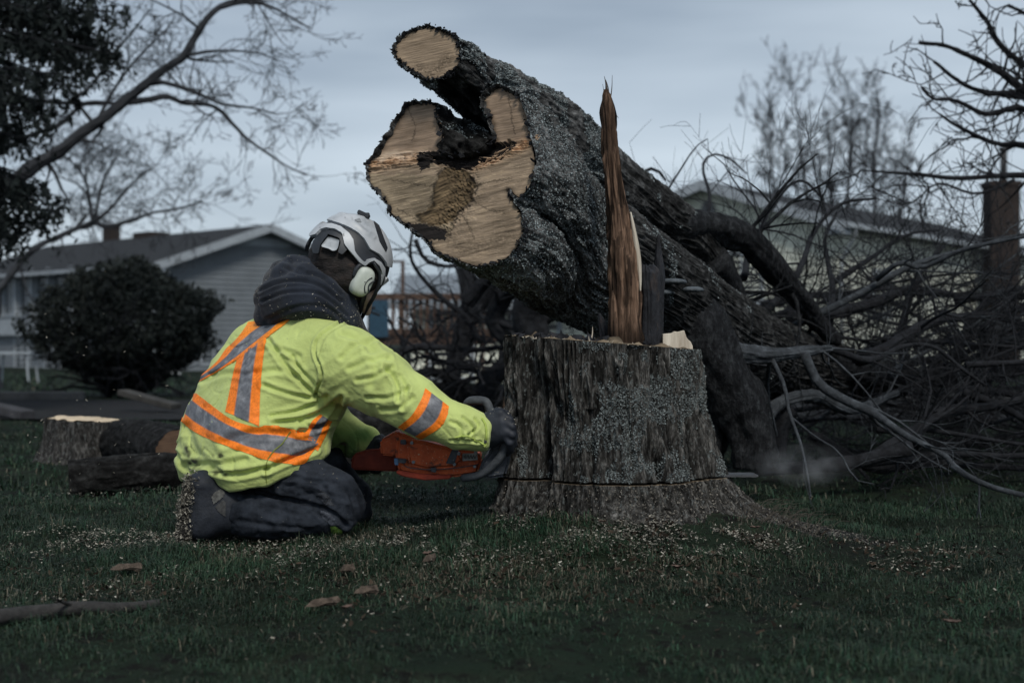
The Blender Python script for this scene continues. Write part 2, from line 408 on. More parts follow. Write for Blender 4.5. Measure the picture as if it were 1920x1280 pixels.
# ---------------------------------------------------------------- dark leaf litter and crumbs of bark in the turf
q = np.vstack([gauss_xy(2600, .0, 3.75, .9, .35, 21), gauss_xy(900, -1.0, 3.9, .5, .3, 22), gauss_xy(1500, .6, 4.0, .4, .14, 23)]); q = spray(q, -.5)
V, F, c = chips_np(np.column_stack([q, ground_z(q[:, 0], q[:, 1]) + .006 + .014 * rng.random(len(q))]), .0062, 24, tilt=.9)
o = mesh_np('leaf_litter', V, F, m_chip, cols=c * np.array([.15, .115, .095]), smooth=False); tag(o, 'dark brown crumbs of bark and dead leaf trodden into the grass', 'leaf litter', kind='stuff')

# dry tuft at the right foot of the stump
mb = MB(); r = np.random.default_rng(29)
for i in range(120):
    a_ = r.random(); b = np.array([.70 + .22 * a_ + .03 * r.normal(), 4.34 + .08 * r.normal(), 0]); b[2] = float(ground_z(b[0], b[1])) - .003; L_ = .02 + .05 * r.random(); d = nrm(np.array([.5 + .5 * r.normal(), .4 * r.normal(), .9])); e = b + d * L_; e2 = e + nrm(d + [.6, 0, -.7]) * L_ * .6
    mb.tube(smooth_path(np.array([b, e, e2]), 7), np.linspace(.0011, .0004, 7), 4, cap=False)
tag(mb.build('dry_grass', flat('dry_grass_blades', (.065, .056, .045), .8, .4, 60)), 'wispy dry grass arching at the right foot of the stump', 'grass', kind='stuff')
# ---------------------------------------------------------------- materials for the felled tree
LICH = (.225, .255, .262)
m_bark = mk('furrowed_bark', [(.32, (.011, .011, .011)), (.5, (.044, .044, .044)), (.66, (.115, .116, .116))], scale=26, detail=8, nrough=.7, rough=.95, bump=.9, bscale=70, bdist=.012, spec=.1, attr=True)
m_bark2 = mk('stump_bark', [(.34, (.012, .0115, .011)), (.5, (.060, .057, .054)), (.64, (.22, .212, .203))], scale=30, stretch=(2.6, 2.6, .6), detail=9, nrough=.72, rough=.95, bump=1, bscale=60, bdist=.012, spec=.1, attr=True,
             spots=[(90, .57, .66, (.12, .13, .128), (1, 1, .5))])
m_branch = mk('bare_branch_bark', [(.32, (.006, .006, .007)), (.68, (.028, .030, .035))], scale=22, detail=9, nrough=.75, rough=.9, bump=.9, bdist=.012, spec=.15)
m_limb = mk('furrowed_limb_bark', [(.32, (.006, .006, .007)), (.5, (.016, .017, .019)), (.66, (.046, .049, .053))], scale=30, stretch=(1.4, 1.4, .7), detail=9, nrough=.75, rough=.95, bump=1, bscale=60, bdist=.015, spec=.1, spots=[(60, .60, .70, (.055, .064, .068), (1, 1, 1))])
m_pale_branch = mk('peeled_branch_bark', [(.32, (.014, .016, .019)), (.52, (.035, .040, .046)), (.68, (.095, .107, .12))], scale=20, detail=9, nrough=.75, rough=.85, bump=.8, bdist=.01, spec=.3)
m_cut = mk('sawn_wood', [(.32, (.62, .60, .56)), (.5, (.95, .95, .95)), (.68, (1.2, 1.17, 1.1))], scale=9, stretch=(1.2, 1.2, 13), rot=(0, R(14), 0), detail=8, nrough=.75, rough=.85, bump=.35, bscale=14, bdist=.004, attr=True, spec=.15)
m_split = mk('split_heartwood', [(.34, (.026, .016, .012)), (.48, (.092, .060, .043)), (.62, (.235, .155, .112))], scale=34, stretch=(2.2, 2.2, .12), detail=9, nrough=.65, rough=.85, bump=.9, bscale=40, bdist=.006, attr=True, spec=.15)
m_lichen = mk('grey_lichen', [(.3, (.7, .7, .7)), (.7, (1.2, 1.2, 1.2))], scale=30, attr=True, rough=.95, spec=.05)
m_pale = mk('fresh_pale_wood', [(.35, (.40, .34, .27)), (.65, (.66, .60, .50))], scale=20, stretch=(2, 2, .3), rough=.85, bump=.5, bdist=.004)
def bark_h(p, along, around, seed=0, fine=1.0):
    """bark relief 0..1: long ridges in plates. along, around in metres"""
    w1 = vn(np.stack([around * 9, along * 5, around * 0 + 3], -1), seed) * .6
    q = np.stack([around * 30 + w1 * 1.6, along * 8.5, around * 0], -1)
    r1 = 1 - np.abs(vn(q, seed + 1)); r2 = 1 - np.abs(vn(q * 2.1 + 5, seed + 2)); r3 = fb(np.stack([around * 90, along * 45, around * 0], -1), 3, seed + 3)
    return np.clip(.62 * r1 ** 2.2 + .3 * r2 + .25 * r3 * fine, 0, 1.3)
def flakes(G, Nn, cnt, size, seed, thr=.0, wf=None, base=LICH, lift=.003):
    """little upright lichen lobes on grid surface G with normals Nn"""
    r = np.random.default_rng(seed); n, m = G.shape[:2]
    A = np.linalg.norm(np.cross(np.diff(G, axis=0)[:, :-1], np.diff(G, axis=1)[:-1]), axis=-1).ravel(); pr = A / A.sum()
    k = r.choice(len(pr), cnt, p=pr); i, j = k // (m - 1), k % (m - 1)
    p = G[i, j] + (G[i + 1, j] - G[i, j]) * r.random(cnt)[:, None] + (G[i, j + 1] - G[i, j]) * r.random(cnt)[:, None]; nn = Nn[i, j]
    dens = vn(p * 9, seed + 50) * .6 + vn(p * 28, seed + 51) * .5
    if wf is not None: dens = dens + wf(p)
    ok = dens > thr; p, nn = p[ok], nn[ok]; c = len(p)
    a = nrm(r.normal(size=(c, 3))); t = nrm(np.cross(nn, a)); b = np.cross(nn, t)
    s = size * (.4 + 1.1 * r.random(c))[:, None]; up = nn * (.15 + .8 * r.random(c))[:, None]
    e1 = t * s; e2 = nrm(b + up) * s
    o0 = p + nn * lift * .3
    V = np.stack([o0 - e1 * .4, o0 + e1 * .4, o0 + e1 * 1.0 + e2 * .8, o0 + e2 * 1.25 + nn * s * .2, o0 - e1 * .9 + e2 * .7], 1).reshape(-1, 3)
    kk = np.arange(c)[:, None] * 5; F4 = kk + np.array([[0, 1, 2, 4]]); F3 = kk + np.array([[4, 2, 3]])
    cc = np.array(base) * (.35 + .95 * r.random(c))[:, None]; return V, F4, F3, np.repeat(cc[:, None], 5, 1).reshape(-1, 3)
# ---------------------------------------------------------------- STUMP
SX, SY = .290, 4.5
def stump_r(th, z):
    """radius of the stump at angle th and height z"""
    t = np.clip(z / .62, -.3, 1.2)
    fl = np.exp(-np.clip(t, -.3, 2) * 3.4)
    r = .298 + .145 * fl * (1 + .28 * np.cos(th - .2)) + .13 * np.exp(-np.clip(z - .05, -.1, 1) / .055) * (.55 + .45 * np.cos(th - .1)) * (.75 + .5 * np.cos(5 * th + .8))
    lob = .5 * np.cos(5 * th + .8 + .5 * np.sin(2 * th)) + .35 * np.cos(8 * th + 2.1) + .2 * np.cos(13 * th)
    r = r * (1 + lob * (.028 + .075 * fl))
    r = r + .012 * vn(np.stack([np.cos(th) * 2.5, np.sin(th) * 2.5, z * 3], -1), 71)
    return r
def stump_top(x): return .616 - .0235 * (x - SX) / .31
def stump_axis(z):
    t = np.clip(z / .62, 0, 1); return SX - .012 + .03 * (1 - t), SY + 0 * t
stump = empty('tree_stump', (0, 0, 0))
tag(stump, 'wide flared stump with rough lichened bark being sawn by the kneeling worker', 'tree stump')
TH = np.linspace(0, 2 * math.pi, 900, endpoint=False)
KZ = .203
def stump_grid(z0f, z1f, n):
    s = np.linspace(0, 1, n)[:, None]; th = TH[None] + 0 * s
    z0 = z0f(th) if callable(z0f) else z0f + 0 * th; z1 = z1f(th) if callable(z1f) else z1f + 0 * th
    z = z0 + (z1 - z0) * s; r = stump_r(th, z); cx, cy = stump_axis(z)
    hh = np.clip(.75 * bark_h(None, z * .55, th * .52, 80) ** 1.3 + .35 * bark_h(None, z * 1.6, th * 1.1, 84), 0, 1.2); deep = np.abs(vn(np.stack([th * 5, z * 1.3, th * 0], -1), 90))
    r = r + .030 * (hh - .5) - .022 * np.clip(.16 - deep, 0, 1) / .16 * (.4 + .6 * (vn(np.stack([th * 2, z * 4, th * 0], -1), 93) > -.2))
    cav = np.exp(-(((th - 5.12) / .04) ** 2 + ((z - .245) / .04) ** 2)); g1_ = np.exp(-((th - 3.86 - .35 * np.clip(.45 - z, -.2, .4)) / .13) ** 2) * sm(.10, .22, z) * .055; g2_ = np.exp(-((th - 4.90 - .25 * (z - .4)) / .035) ** 2) * .028 * sm(.2, .35, z) + np.exp(-((th - 4.52) / .03) ** 2) * .022 * (z < .42)
    r = r - .05 * cav - g1_ - g2_
    G = np.stack([cx + r * np.cos(th), cy + r * np.sin(th), z], -1)
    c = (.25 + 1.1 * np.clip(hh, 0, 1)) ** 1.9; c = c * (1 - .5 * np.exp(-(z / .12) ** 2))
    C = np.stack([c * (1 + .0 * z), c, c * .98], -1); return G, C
def stump_ztop(th): return stump_top(SX + .3 * np.cos(th))
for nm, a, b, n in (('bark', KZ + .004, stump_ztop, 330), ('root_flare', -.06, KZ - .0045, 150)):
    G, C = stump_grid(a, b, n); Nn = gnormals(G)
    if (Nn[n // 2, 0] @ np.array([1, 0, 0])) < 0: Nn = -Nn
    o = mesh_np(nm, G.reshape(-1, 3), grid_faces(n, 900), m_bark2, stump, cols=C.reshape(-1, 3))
    def wf(p, low=(nm != 'bark')):
        u = (p[:, 0] - SX) / .3; f = .22 * np.clip(u, -.6, 1) + .22 * np.exp(-((u - .25) / .3) ** 2) * (p[:, 2] > .4) + .35 * vn(p * [60, 60, 14], 77)
        if low: f = f + .05 * (u > 0) + .02
        return f - .3 * (p[:, 0] < SX - .12) * (p[:, 2] > .3) + (.12 * (u > .3) if low else 0)
    V, F4, F3, cc = flakes(G, Nn, 110000 if nm == 'bark' else 30000, .0025 if nm == 'bark' else .0030, 5, .20 if nm == 'bark' else .05, wf, base=(.165, .185, .185) if nm == 'bark' else (.15, .138, .12))
    tag(mesh_np('lichen' if nm == 'bark' else 'moss_litter', V, [F4, F3], m_lichen, stump, smooth=False, cols=cc), kind='stuff')
    # sawn faces closing the solid (top, both sides of the kerf)
    rings = []
    for k, f in enumerate(np.linspace(1, 0, 60)):
        e = G[-1 if True else 0]; cx, cy = stump_axis(e[0, 2]); ctr = np.array([cx, cy, 0])
        ring = e.copy(); ring[:, :2] = ctr[:2] + (e[:, :2] - ctr[:2]) * f; ring[:, 2] = stump_top(ring[:, 0]) if nm == 'bark' else KZ - .0045
        if nm == 'bark': ring[:, 2] += .012 * (fb(ring * [22, 22, 0] + 3, 3, 61)) * (1 - f ** 8) + .02 * np.clip(vn(ring * [40, 9, 0], 66), 0, 1) ** 2 * (1 - f ** 10)
        rings.append(ring)
    T = np.array(rings)
    cc = np.array([.30, .235, .165]) * (.75 + .3 * vn(T.reshape(-1, 3) * 30, 67))[:, None]
    dk = np.exp(-(np.linalg.norm((T.reshape(-1, 3) - [SX, SY, T[..., 2].mean()]) / [.24, .24, 9], axis=1)) ** 4)[:, None]; cc = cc * (1 - .8 * dk)
    mesh_np('top_surface' if nm == 'bark' else 'kerf_lower_face', T.reshape(-1, 3), grid_faces(60, 900), m_cut, stump, cols=cc)
    if nm == 'bark':
        e = G[0]; T = np.array([np.stack([SX + .02 + (e[:, 0] - SX - .02) * f, SY + (e[:, 1] - SY) * f, e[:, 2]], -1) for f in np.linspace(1, 0, 8)])
        mesh_np('kerf_upper_face', T.reshape(-1, 3), grid_faces(8, 900, flip=True), m_cut, stump, cols=np.tile([.12, .09, .06], (7200, 1)))
# splinters standing on the stump: traced left and right edges, real thickness in depth
def spike(name, edge, Y, depth, mat, seed, colf, amp=.006, parent=stump, nseg=70, nz_=260, jag=.0):
    e = smooth_path(np.array(edge, float), nz_)           # columns: py, left px, right px
    th = np.linspace(0, 2 * math.pi, nseg, endpoint=False); py = e[:, 0:1]; l = e[:, 1:2]; r = e[:, 2:3]
    cx = (l + r) / 2; hw = (r - l) / 2
    X = (cx + hw * np.cos(th)[None] - 960) / FPX * Y; Z = H - (py - 640) / FPX * Y + 0 * X
    dd = depth * np.minimum(1, (hw / hw.max()) * 1.3)
    Yy = Y + dd * np.sin(th)[None]
    fib = (1 - 2 * np.abs(vn(np.stack([th[None] * 4 + .5 * vn(np.stack([Z * 7, Z * 0, Z * 0], -1), seed + 3), Z * 3, 0 * X], -1), seed))) * .5 + vn(np.stack([th[None] * 15 + 0 * Z, Z * 12, 0 * X], -1), seed + 1) * .35 + vn(np.stack([th[None] * 5 + 0 * Z, Z * 38, 0 * X], -1), seed + 2) * .2
    sc2 = np.minimum(1, hw / 12); n3 = np.stack([np.cos(th)[None] + 0 * Z, np.sin(th)[None] + 0 * Z, 0 * Z], -1)
    G = np.stack([X, Yy, Z], -1) + n3 * (amp * fib * sc2)[..., None]
    if jag: G[:2 * nz_ // 10, :, 2] += jag * vn(np.stack([th * 4, th * 0, th * 0], -1), seed + 5)[None] * np.linspace(1, 0, 2 * nz_ // 10)[:, None]
    C = colf(G, fib); V = G.reshape(-1, 3); k = len(V); V = np.vstack([V, G[0].mean(0), G[-1].mean(0)])
    F3 = [(k, j, (j + 1) % nseg) for j in range(nseg)]
    return mesh_np(name, V, [grid_faces(nz_, nseg, flip=True), np.array(F3)], mat, parent, cols=np.vstack([C.reshape(-1, 3), C[0, 0], C[-1, 0]]))
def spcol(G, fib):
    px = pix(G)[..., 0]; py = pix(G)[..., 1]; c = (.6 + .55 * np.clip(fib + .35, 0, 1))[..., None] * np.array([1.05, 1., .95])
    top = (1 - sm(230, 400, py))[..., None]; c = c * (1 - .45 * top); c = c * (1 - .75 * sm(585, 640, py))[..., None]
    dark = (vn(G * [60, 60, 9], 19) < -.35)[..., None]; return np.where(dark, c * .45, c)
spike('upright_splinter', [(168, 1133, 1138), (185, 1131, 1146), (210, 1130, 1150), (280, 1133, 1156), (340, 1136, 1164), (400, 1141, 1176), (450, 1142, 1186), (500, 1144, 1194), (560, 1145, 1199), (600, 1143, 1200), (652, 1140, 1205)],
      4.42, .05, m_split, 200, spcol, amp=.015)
mb = MB()
for (a, b, r0) in (((1137, 172), (1133, 143), .004), ((1141, 176), (1136, 150), .003), ((1144, 190), (1148, 141), .0022), ((1150, 212), (1160, 222), .0015), ((1134, 200), (1130, 158), .002)):
    p = smooth_path(np.array([P(*a, 4.42), (P(*a, 4.42) + P(*b, 4.42)) / 2 + [.002, 0, 0], P(*b, 4.42)]), 8); mb.tube(p, np.linspace(r0, .0005, 8), 5)
mb.build('splinter_tip', flat('dark_split_wood', (.05, .032, .02), .9), stump)
def pale(G, fib): return np.ones(G.shape) * (.8 + .3 * fib)[..., None]
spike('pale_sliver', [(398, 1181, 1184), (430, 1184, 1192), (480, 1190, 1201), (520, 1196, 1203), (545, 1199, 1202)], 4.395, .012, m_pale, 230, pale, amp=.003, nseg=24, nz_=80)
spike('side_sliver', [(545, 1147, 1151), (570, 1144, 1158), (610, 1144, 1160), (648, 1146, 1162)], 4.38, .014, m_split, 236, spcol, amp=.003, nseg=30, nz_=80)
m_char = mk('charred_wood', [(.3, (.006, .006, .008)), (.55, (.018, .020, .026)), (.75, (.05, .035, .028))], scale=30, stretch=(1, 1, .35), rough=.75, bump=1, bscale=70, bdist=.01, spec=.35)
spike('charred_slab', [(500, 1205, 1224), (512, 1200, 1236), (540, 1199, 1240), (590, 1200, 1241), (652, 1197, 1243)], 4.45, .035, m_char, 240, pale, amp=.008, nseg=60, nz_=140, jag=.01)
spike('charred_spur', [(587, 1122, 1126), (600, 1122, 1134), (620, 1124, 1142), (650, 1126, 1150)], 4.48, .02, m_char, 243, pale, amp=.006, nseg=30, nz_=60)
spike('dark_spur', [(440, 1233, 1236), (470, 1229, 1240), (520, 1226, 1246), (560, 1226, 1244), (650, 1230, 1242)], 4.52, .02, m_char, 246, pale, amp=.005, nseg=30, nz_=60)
# pale hinge block and a thin upright splinter
tp = [(1243, 655), (1243, 626), (1262, 624), (1264, 621), (1272, 622), (1283, 619), (1287, 632), (1291, 637), (1295, 640), (1299, 649), (1299, 655)]
k = len(tp); V = np.vstack([[P(a, b, 4.40) for a, b in tp], [P(a, b, 4.40) + [0, .035, 0] for a, b in tp]])
mb = MB(); import bmesh
bm = bmesh.new(); vs = [bm.verts.new(v) for v in V]; bm.faces.new(vs[:k]); bm.faces.new(vs[k:][::-1])
for i in range(k): bm.faces.new([vs[i], vs[k + i], vs[k + (i + 1) % k], vs[(i + 1) % k]])
bmesh.ops.recalc_face_normals(bm, faces=bm.faces); bmesh.ops.bevel(bm, geom=bm.edges[:], offset=.0012, segments=1, affect='EDGES')
me = bpy.data.meshes.new('hinge_block'); bm.to_mesh(me); bm.free(); me.materials.append(m_pale); o = bpy.data.objects.new('hinge_block', me); col.objects.link(o); o.parent = stump
mb = MB(); mb.tube([P(1109, 636, 4.3), P(1111, 624, 4.3), P(1111, 612, 4.3)], [.0022, .0018, .0005], 5)
r = np.random.default_rng(3)
for i in range(150):      # ragged fibres along the rim of the cut
    th = -math.pi * r.random() ** .8; rr = stump_r(np.array([th]), np.array([.6]))[0] - .01 - .05 * r.random()
    b = np.array([SX + rr * math.cos(th), SY + rr * math.sin(th), 0]); b[2] = stump_top(b[0]) - .003
    d = nrm(r.normal(size=3) * [1, 1, .35] + [0, 0, .35]) * (.004 + .016 * r.random() ** 2); mb.tube([b, b + d], [.0018, .0005], 4)
tag(mb.build('splinter_fringe', m_pale, stump), kind='stuff')
mb = MB()
for i in range(60):
    th = -math.pi * (.1 + .85 * r.random()); rr = .22 * r.random() ** .5 + .04; b = np.array([SX - .06 + rr * math.cos(th), SY + rr * math.sin(th) * .8, 0]); b[2] = stump_top(b[0]) + .002
    s = .004 + .011 * r.random(); mb.box(b, (s, s * .7, s * (.5 + .6 * r.random())), nrm(r.normal(size=(3, 3))), bev=0)
tag(mb.build('rot_crumbs', m_char, stump), kind='stuff')
settle(stump, (SX, SY, float(ground_z(SX, SY - .5))))

# ---------------------------------------------------------------- FELLED TREE
tree = empty('felled_tree'); tag(tree, 'huge felled tree, pale sawn butt raised behind the stump, bare crown sprawling right', 'felled tree')
AX = nrm(np.array([.60, .74, -.30])); F0 = P(850, 345, 4.5)
def plane_pt(px, py, c0=F0, n=AX):
    px = np.asarray(px, float); py = np.asarray(py, float); d = np.stack([(px - 960) / FPX, np.ones_like(px), -(py - 640) / FPX], -1)
    o = np.array([0, 0, H]); t = ((c0 - o) @ n) / (d @ n); return o + d * t[..., None]
E1 = nrm(np.cross(AX, [0, 0, 1.0])); E2 = np.cross(E1, AX)
if E2[2] < 0: E2 = -E2
MAIN = [(688, 318), (687, 303), (700, 294), (706, 280), (716, 268), (728, 250), (738, 236), (742, 222), (752, 212), (757, 199), (772, 193), (790, 192), (806, 190), (815, 196), (818, 215), (828, 240), (829, 262), (818, 280),
        (840, 292), (875, 290), (905, 280), (926, 262), (922, 240), (915, 215), (905, 196), (903, 182), (915, 168), (935, 162), (955, 165), (972, 178), (980, 200), (989, 230), (995, 262), (1002, 290), (1003, 318), (998, 345),
        (986, 362), (972, 372), (962, 362), (953, 356), (958, 372), (967, 385), (980, 405), (984, 430), (975, 455), (960, 476), (938, 492), (915, 499), (888, 498), (860, 488), (830, 478), (812, 468), (805, 452), (788, 440), (770, 425), (748, 412), (733, 400), (728, 385), (718, 370), (700, 352), (690, 335)]
LIMB = [(738, 95), (742, 82), (752, 70), (770, 60), (790, 50), (806, 48), (826, 56), (844, 62), (860, 76), (863, 95), (863, 115), (855, 128), (838, 142), (818, 149), (800, 150), (785, 142), (768, 133), (757, 120), (746, 112)]
def close_resample(poly, n, wob=2.0, seed=0):
    p = np.array(poly + [poly[0]], float); s = np.r_[0, np.cumsum(np.linalg.norm(np.diff(p, axis=0), axis=1))]; u = np.linspace(0, s[-1], n, endpoint=False)
    q = np.stack([np.interp(u, s, p[:, 0]), np.interp(u, s, p[:, 1])], -1)
    for _ in range(3): q = .5 * q + .25 * (np.roll(q, 1, 0) + np.roll(q, -1, 0))
    an = u / s[-1]; t = nrm(np.roll(q, -1, 0) - np.roll(q, 1, 0)); nn = np.stack([t[:, 1], -t[:, 0]], -1)
    w1 = vn(np.stack([np.cos(an * 6.283) * 9, np.sin(an * 6.283) * 9, an * 0], -1), seed) * .6 + vn(np.stack([np.cos(an * 6.283) * 30, np.sin(an * 6.283) * 30, an * 0], -1), seed + 1) * .5
    return q + nn * (w1 * wob)[:, None]
def trunk(poly, c0, path, rads, nl, na, seed, blend, name, seedl, nfl, proud=.003, n=AX, wfun=None, darkf=None, lbase=LICH):
    ring = plane_pt(*close_resample(poly, na, 1.6, seed).T, c0=c0, n=n); cen = plane_pt(*np.array(path[0][:2]), c0=c0, n=n)
    pts = np.vstack([cen, PP(path[1:])]); C = smooth_path(pts, nl); rad = np.interp(np.linspace(0, 1, nl), np.linspace(0, 1, len(rads)), rads)
    s = np.r_[0, np.cumsum(np.linalg.norm(np.diff(C, axis=0), axis=1))]
    off = ring - cen; a1 = off @ E1; a2 = off @ E2; ar = np.r_[0, np.cumsum(np.linalg.norm(np.diff(ring, axis=0), axis=1))]; fr = ar / (ar[-1] + np.linalg.norm(ring[0] - ring[-1]))
    ang0 = math.atan2(a2[0], a1[0]); sgn = 1 if np.sum(a1 * np.roll(a2, -1) - a2 * np.roll(a1, -1)) > 0 else -1
    an = ang0 + sgn * 2 * math.pi * fr
    w2 = sm(blend * .3, blend * 1.3, s)[:, None]
    t = nrm(np.gradient(C, axis=0)); G = np.zeros((nl, na, 3))
    for i in range(nl):
        e1 = nrm(np.cross(t[i], [0, 0, 1.0])); e2 = np.cross(e1, t[i])
        e1 = nrm(E1 * (1 - w2[i]) + e1 * w2[i]); e2 = nrm(E2 * (1 - w2[i]) + e2 * w2[i])
        b1 = (1 - w2[i]) * a1 + w2[i] * rad[i] * np.cos(an); b2 = (1 - w2[i]) * a2 + w2[i] * rad[i] * np.sin(an)
        resid = (off - a1[:, None] * E1 - a2[:, None] * E2) * (1 - w2[i])
        G[i] = C[i] + b1[:, None] * e1 + b2[:, None] * e2 + resid
    Nn = gnormals(G); ctr = G.mean(1, keepdims=True)
    if ((G - ctr) * Nn).sum() < 0: Nn = -Nn
    al = s[:, None] + 0 * an[None]; aro = fr[None] * ar[-1] + 0 * al
    hh = bark_h(None, al * .8, aro, seed + 7); lump = vn(G * 3.2, seed + 20) * .6 + vn(G * 7, seed + 21) * .4
    amp = sm(0, .012, s)[:, None]
    G = G + Nn * (((.030 - .016 * sm(.6, 1.1, s)[:, None]) * (hh - .45) * (.35 + .65 * amp) + .018 * lump * sm(0, .25, s)[:, None]) + proud * (1 - amp))[..., None]
    G[:2] -= n * (.006 + .006 * vn(np.stack([an * 20, an * 0, an * 0], -1), seed + 2))[None, :, None]
    # close the far end
    c = (.6 + 1.5 * np.clip(hh, 0, 1.1)) ** 1.5
    C3 = np.stack([c, c, c], -1)
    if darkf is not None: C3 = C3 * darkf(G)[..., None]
    V = np.vstack([G.reshape(-1, 3), G[-1].mean(0)]); k = len(V) - 1
    F3 = [(k, (nl - 1) * na + j, (nl - 1) * na + (j + 1) % na) for j in range(na)]
    o = mesh_np(name, V, [grid_faces(nl, na), np.array(F3)], m_bark, tree, cols=np.vstack([C3.reshape(-1, 3), [1, 1, 1]]))
    Nn = gnormals(G)
    if ((G - G.mean(1, keepdims=True)) * Nn).sum() < 0: Nn = -Nn
    if nfl:
        V, F4, F3, cc = flakes(G, Nn, nfl, .0028, seedl, -.08, wfun, base=lbase)
        tag(mesh_np('lichen', V, [F4, F3], m_lichen, tree, smooth=False, cols=cc), kind='stuff')
    return G
def char_shade(G):
    q = pix(G); end_shade = 1 - .6 * sm(1130, 1260, q[..., 0]); hol = inpoly(q, [(815, 185), (832, 200), (960, 268), (935, 300), (800, 300)]); return np.where(hol, .22, end_shade)  # hollow is charred; towards the right end shade is painted into the bark
def lw(p):
    q = pix(p); f = .30 - .9 * inpoly(q, [(800, 180), (860, 180), (970, 270), (940, 305), (790, 305)]); f = f - .35 * sm(500, 590, q[:, 1]) - .75 * sm(1120, 1230, q[:, 0]) + .25 * (q[:, 0] < 1140)
    return f
MP = [(850, 345), (1000, 425, 4.80), (1120, 500, 5.10), (1230, 560, 5.45), (1330, 620, 5.85), (1440, 672, 6.4), (1560, 700, 7.1), (1680, 712, 7.8)]
trunk(MAIN, F0, MP, [.25, .235, .225, .20, .185, .16, .13, .10], 620, 760, 300, .50, 'main_trunk', 31, 300000, wfun=lw, darkf=char_shade)
F1 = P(802, 100, 4.62); N1 = nrm(np.array([.50, .83, -.2]))
def lw2(p):
    q = pix(p); return .05 + .3 * vn(p * 4, 78) - .9 * (dpoly(q, np.array([(862, 150), (930, 235)])) < 40) - .6 * sm(1100, 1230, q[:, 0])
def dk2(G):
    q = pix(G); return np.where(inpoly(q, [(800, 150), (866, 60), (905, 150), (960, 260), (900, 250)]), .35, 1 - .6 * sm(1120, 1240, q[..., 0]))  # shade painted into the limb's bark colour towards its right end
LP = [(802, 100), (880, 152, 4.80), (960, 205, 4.98), (1045, 262, 5.18), (1130, 325, 5.42), (1205, 385, 5.65), (1270, 425, 5.85), (1320, 470, 6.0), (1352, 520, 6.1), (1372, 552, 6.15)]
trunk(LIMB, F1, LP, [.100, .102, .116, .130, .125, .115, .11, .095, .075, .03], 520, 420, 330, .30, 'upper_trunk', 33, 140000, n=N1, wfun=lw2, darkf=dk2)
# sawn faces: dense sheets cut to the traced outline
def face(name, poly, c0, n, colf, depf, step=1.0):
    a = np.array(poly); x0, y0 = a.min(0) - 2; x1, y1 = a.max(0) + 2
    xs = np.arange(x0, x1, step); ys = np.arange(y0, y1, step); X, Y = np.meshgrid(xs, ys, indexing='ij'); q = np.stack([X, Y], -1)
    ins = inpoly(q, close_resample(poly, 400, .6, 5)); V = plane_pt(X, Y, c0, n) + n * (depf(q))[..., None]; C = colf(q, V)
    idx = np.full(X.shape, -1); keep = ins; idx[keep] = np.arange(keep.sum()); nx, ny = X.shape
    i, j = np.meshgrid(np.arange(nx - 1), np.arange(ny - 1), indexing='ij'); F = np.stack([idx[i, j], idx[i + 1, j], idx[i + 1, j + 1], idx[i, j + 1]], -1).reshape(-1, 4); F = F[(F >= 0).all(1)]
    return mesh_np(name, V[keep], F, m_cut, tree, cols=C[keep])
def q3(q, sx, sy, rot=0):
    c, s = math.cos(rot), math.sin(rot); return np.stack([(q[..., 0] * c + q[..., 1] * s) * sx, (-q[..., 0] * s + q[..., 1] * c) * sy, 0 * q[..., 0]], -1)
def wob(q, a, f, s): return q + np.stack([vn(q3(q, f, f), s), vn(q3(q, f, f), s + 1)], -1) * a
LEDGE = np.array([(688, 318), (720, 312), (760, 305), (800, 300), (850, 310), (880, 318), (930, 300), (965, 285), (1003, 268)], float)
def ledge_y(x): return np.interp(x, LEDGE[:, 0], LEDGE[:, 1])
def dep_main(q):
    w = wob(q, 4, .12, 400); up = 1 - sm(-14, 0, w[..., 1] - ledge_y(q[..., 0]))   # above the ledge: set back
    d = .010 * up
    hollow = inpoly(w, [(800, 290), (830, 292), (880, 285), (930, 262), (960, 262), (940, 300), (880, 320), (820, 312)])
    core = np.exp(-((dpoly(w, np.array([(850, 310), (872, 345), (862, 380), (835, 415)], float)) / 22) ** 2))
    d = d + .02 * hollow + .006 * core * (1 + vn(q3(q, .3, .3), 3))
    band = np.exp(-(((q[..., 1] - ledge_y(q[..., 0]) + 6) / 13) ** 2)); d = d + band * (.010 * vn(q3(q, .035, .45, -.12), 402) + .006 * vn(q3(q, .1, 1.1, -.12), 403))
    return d + .0008 * vn(q3(q, .05, .6, -.22), 404)
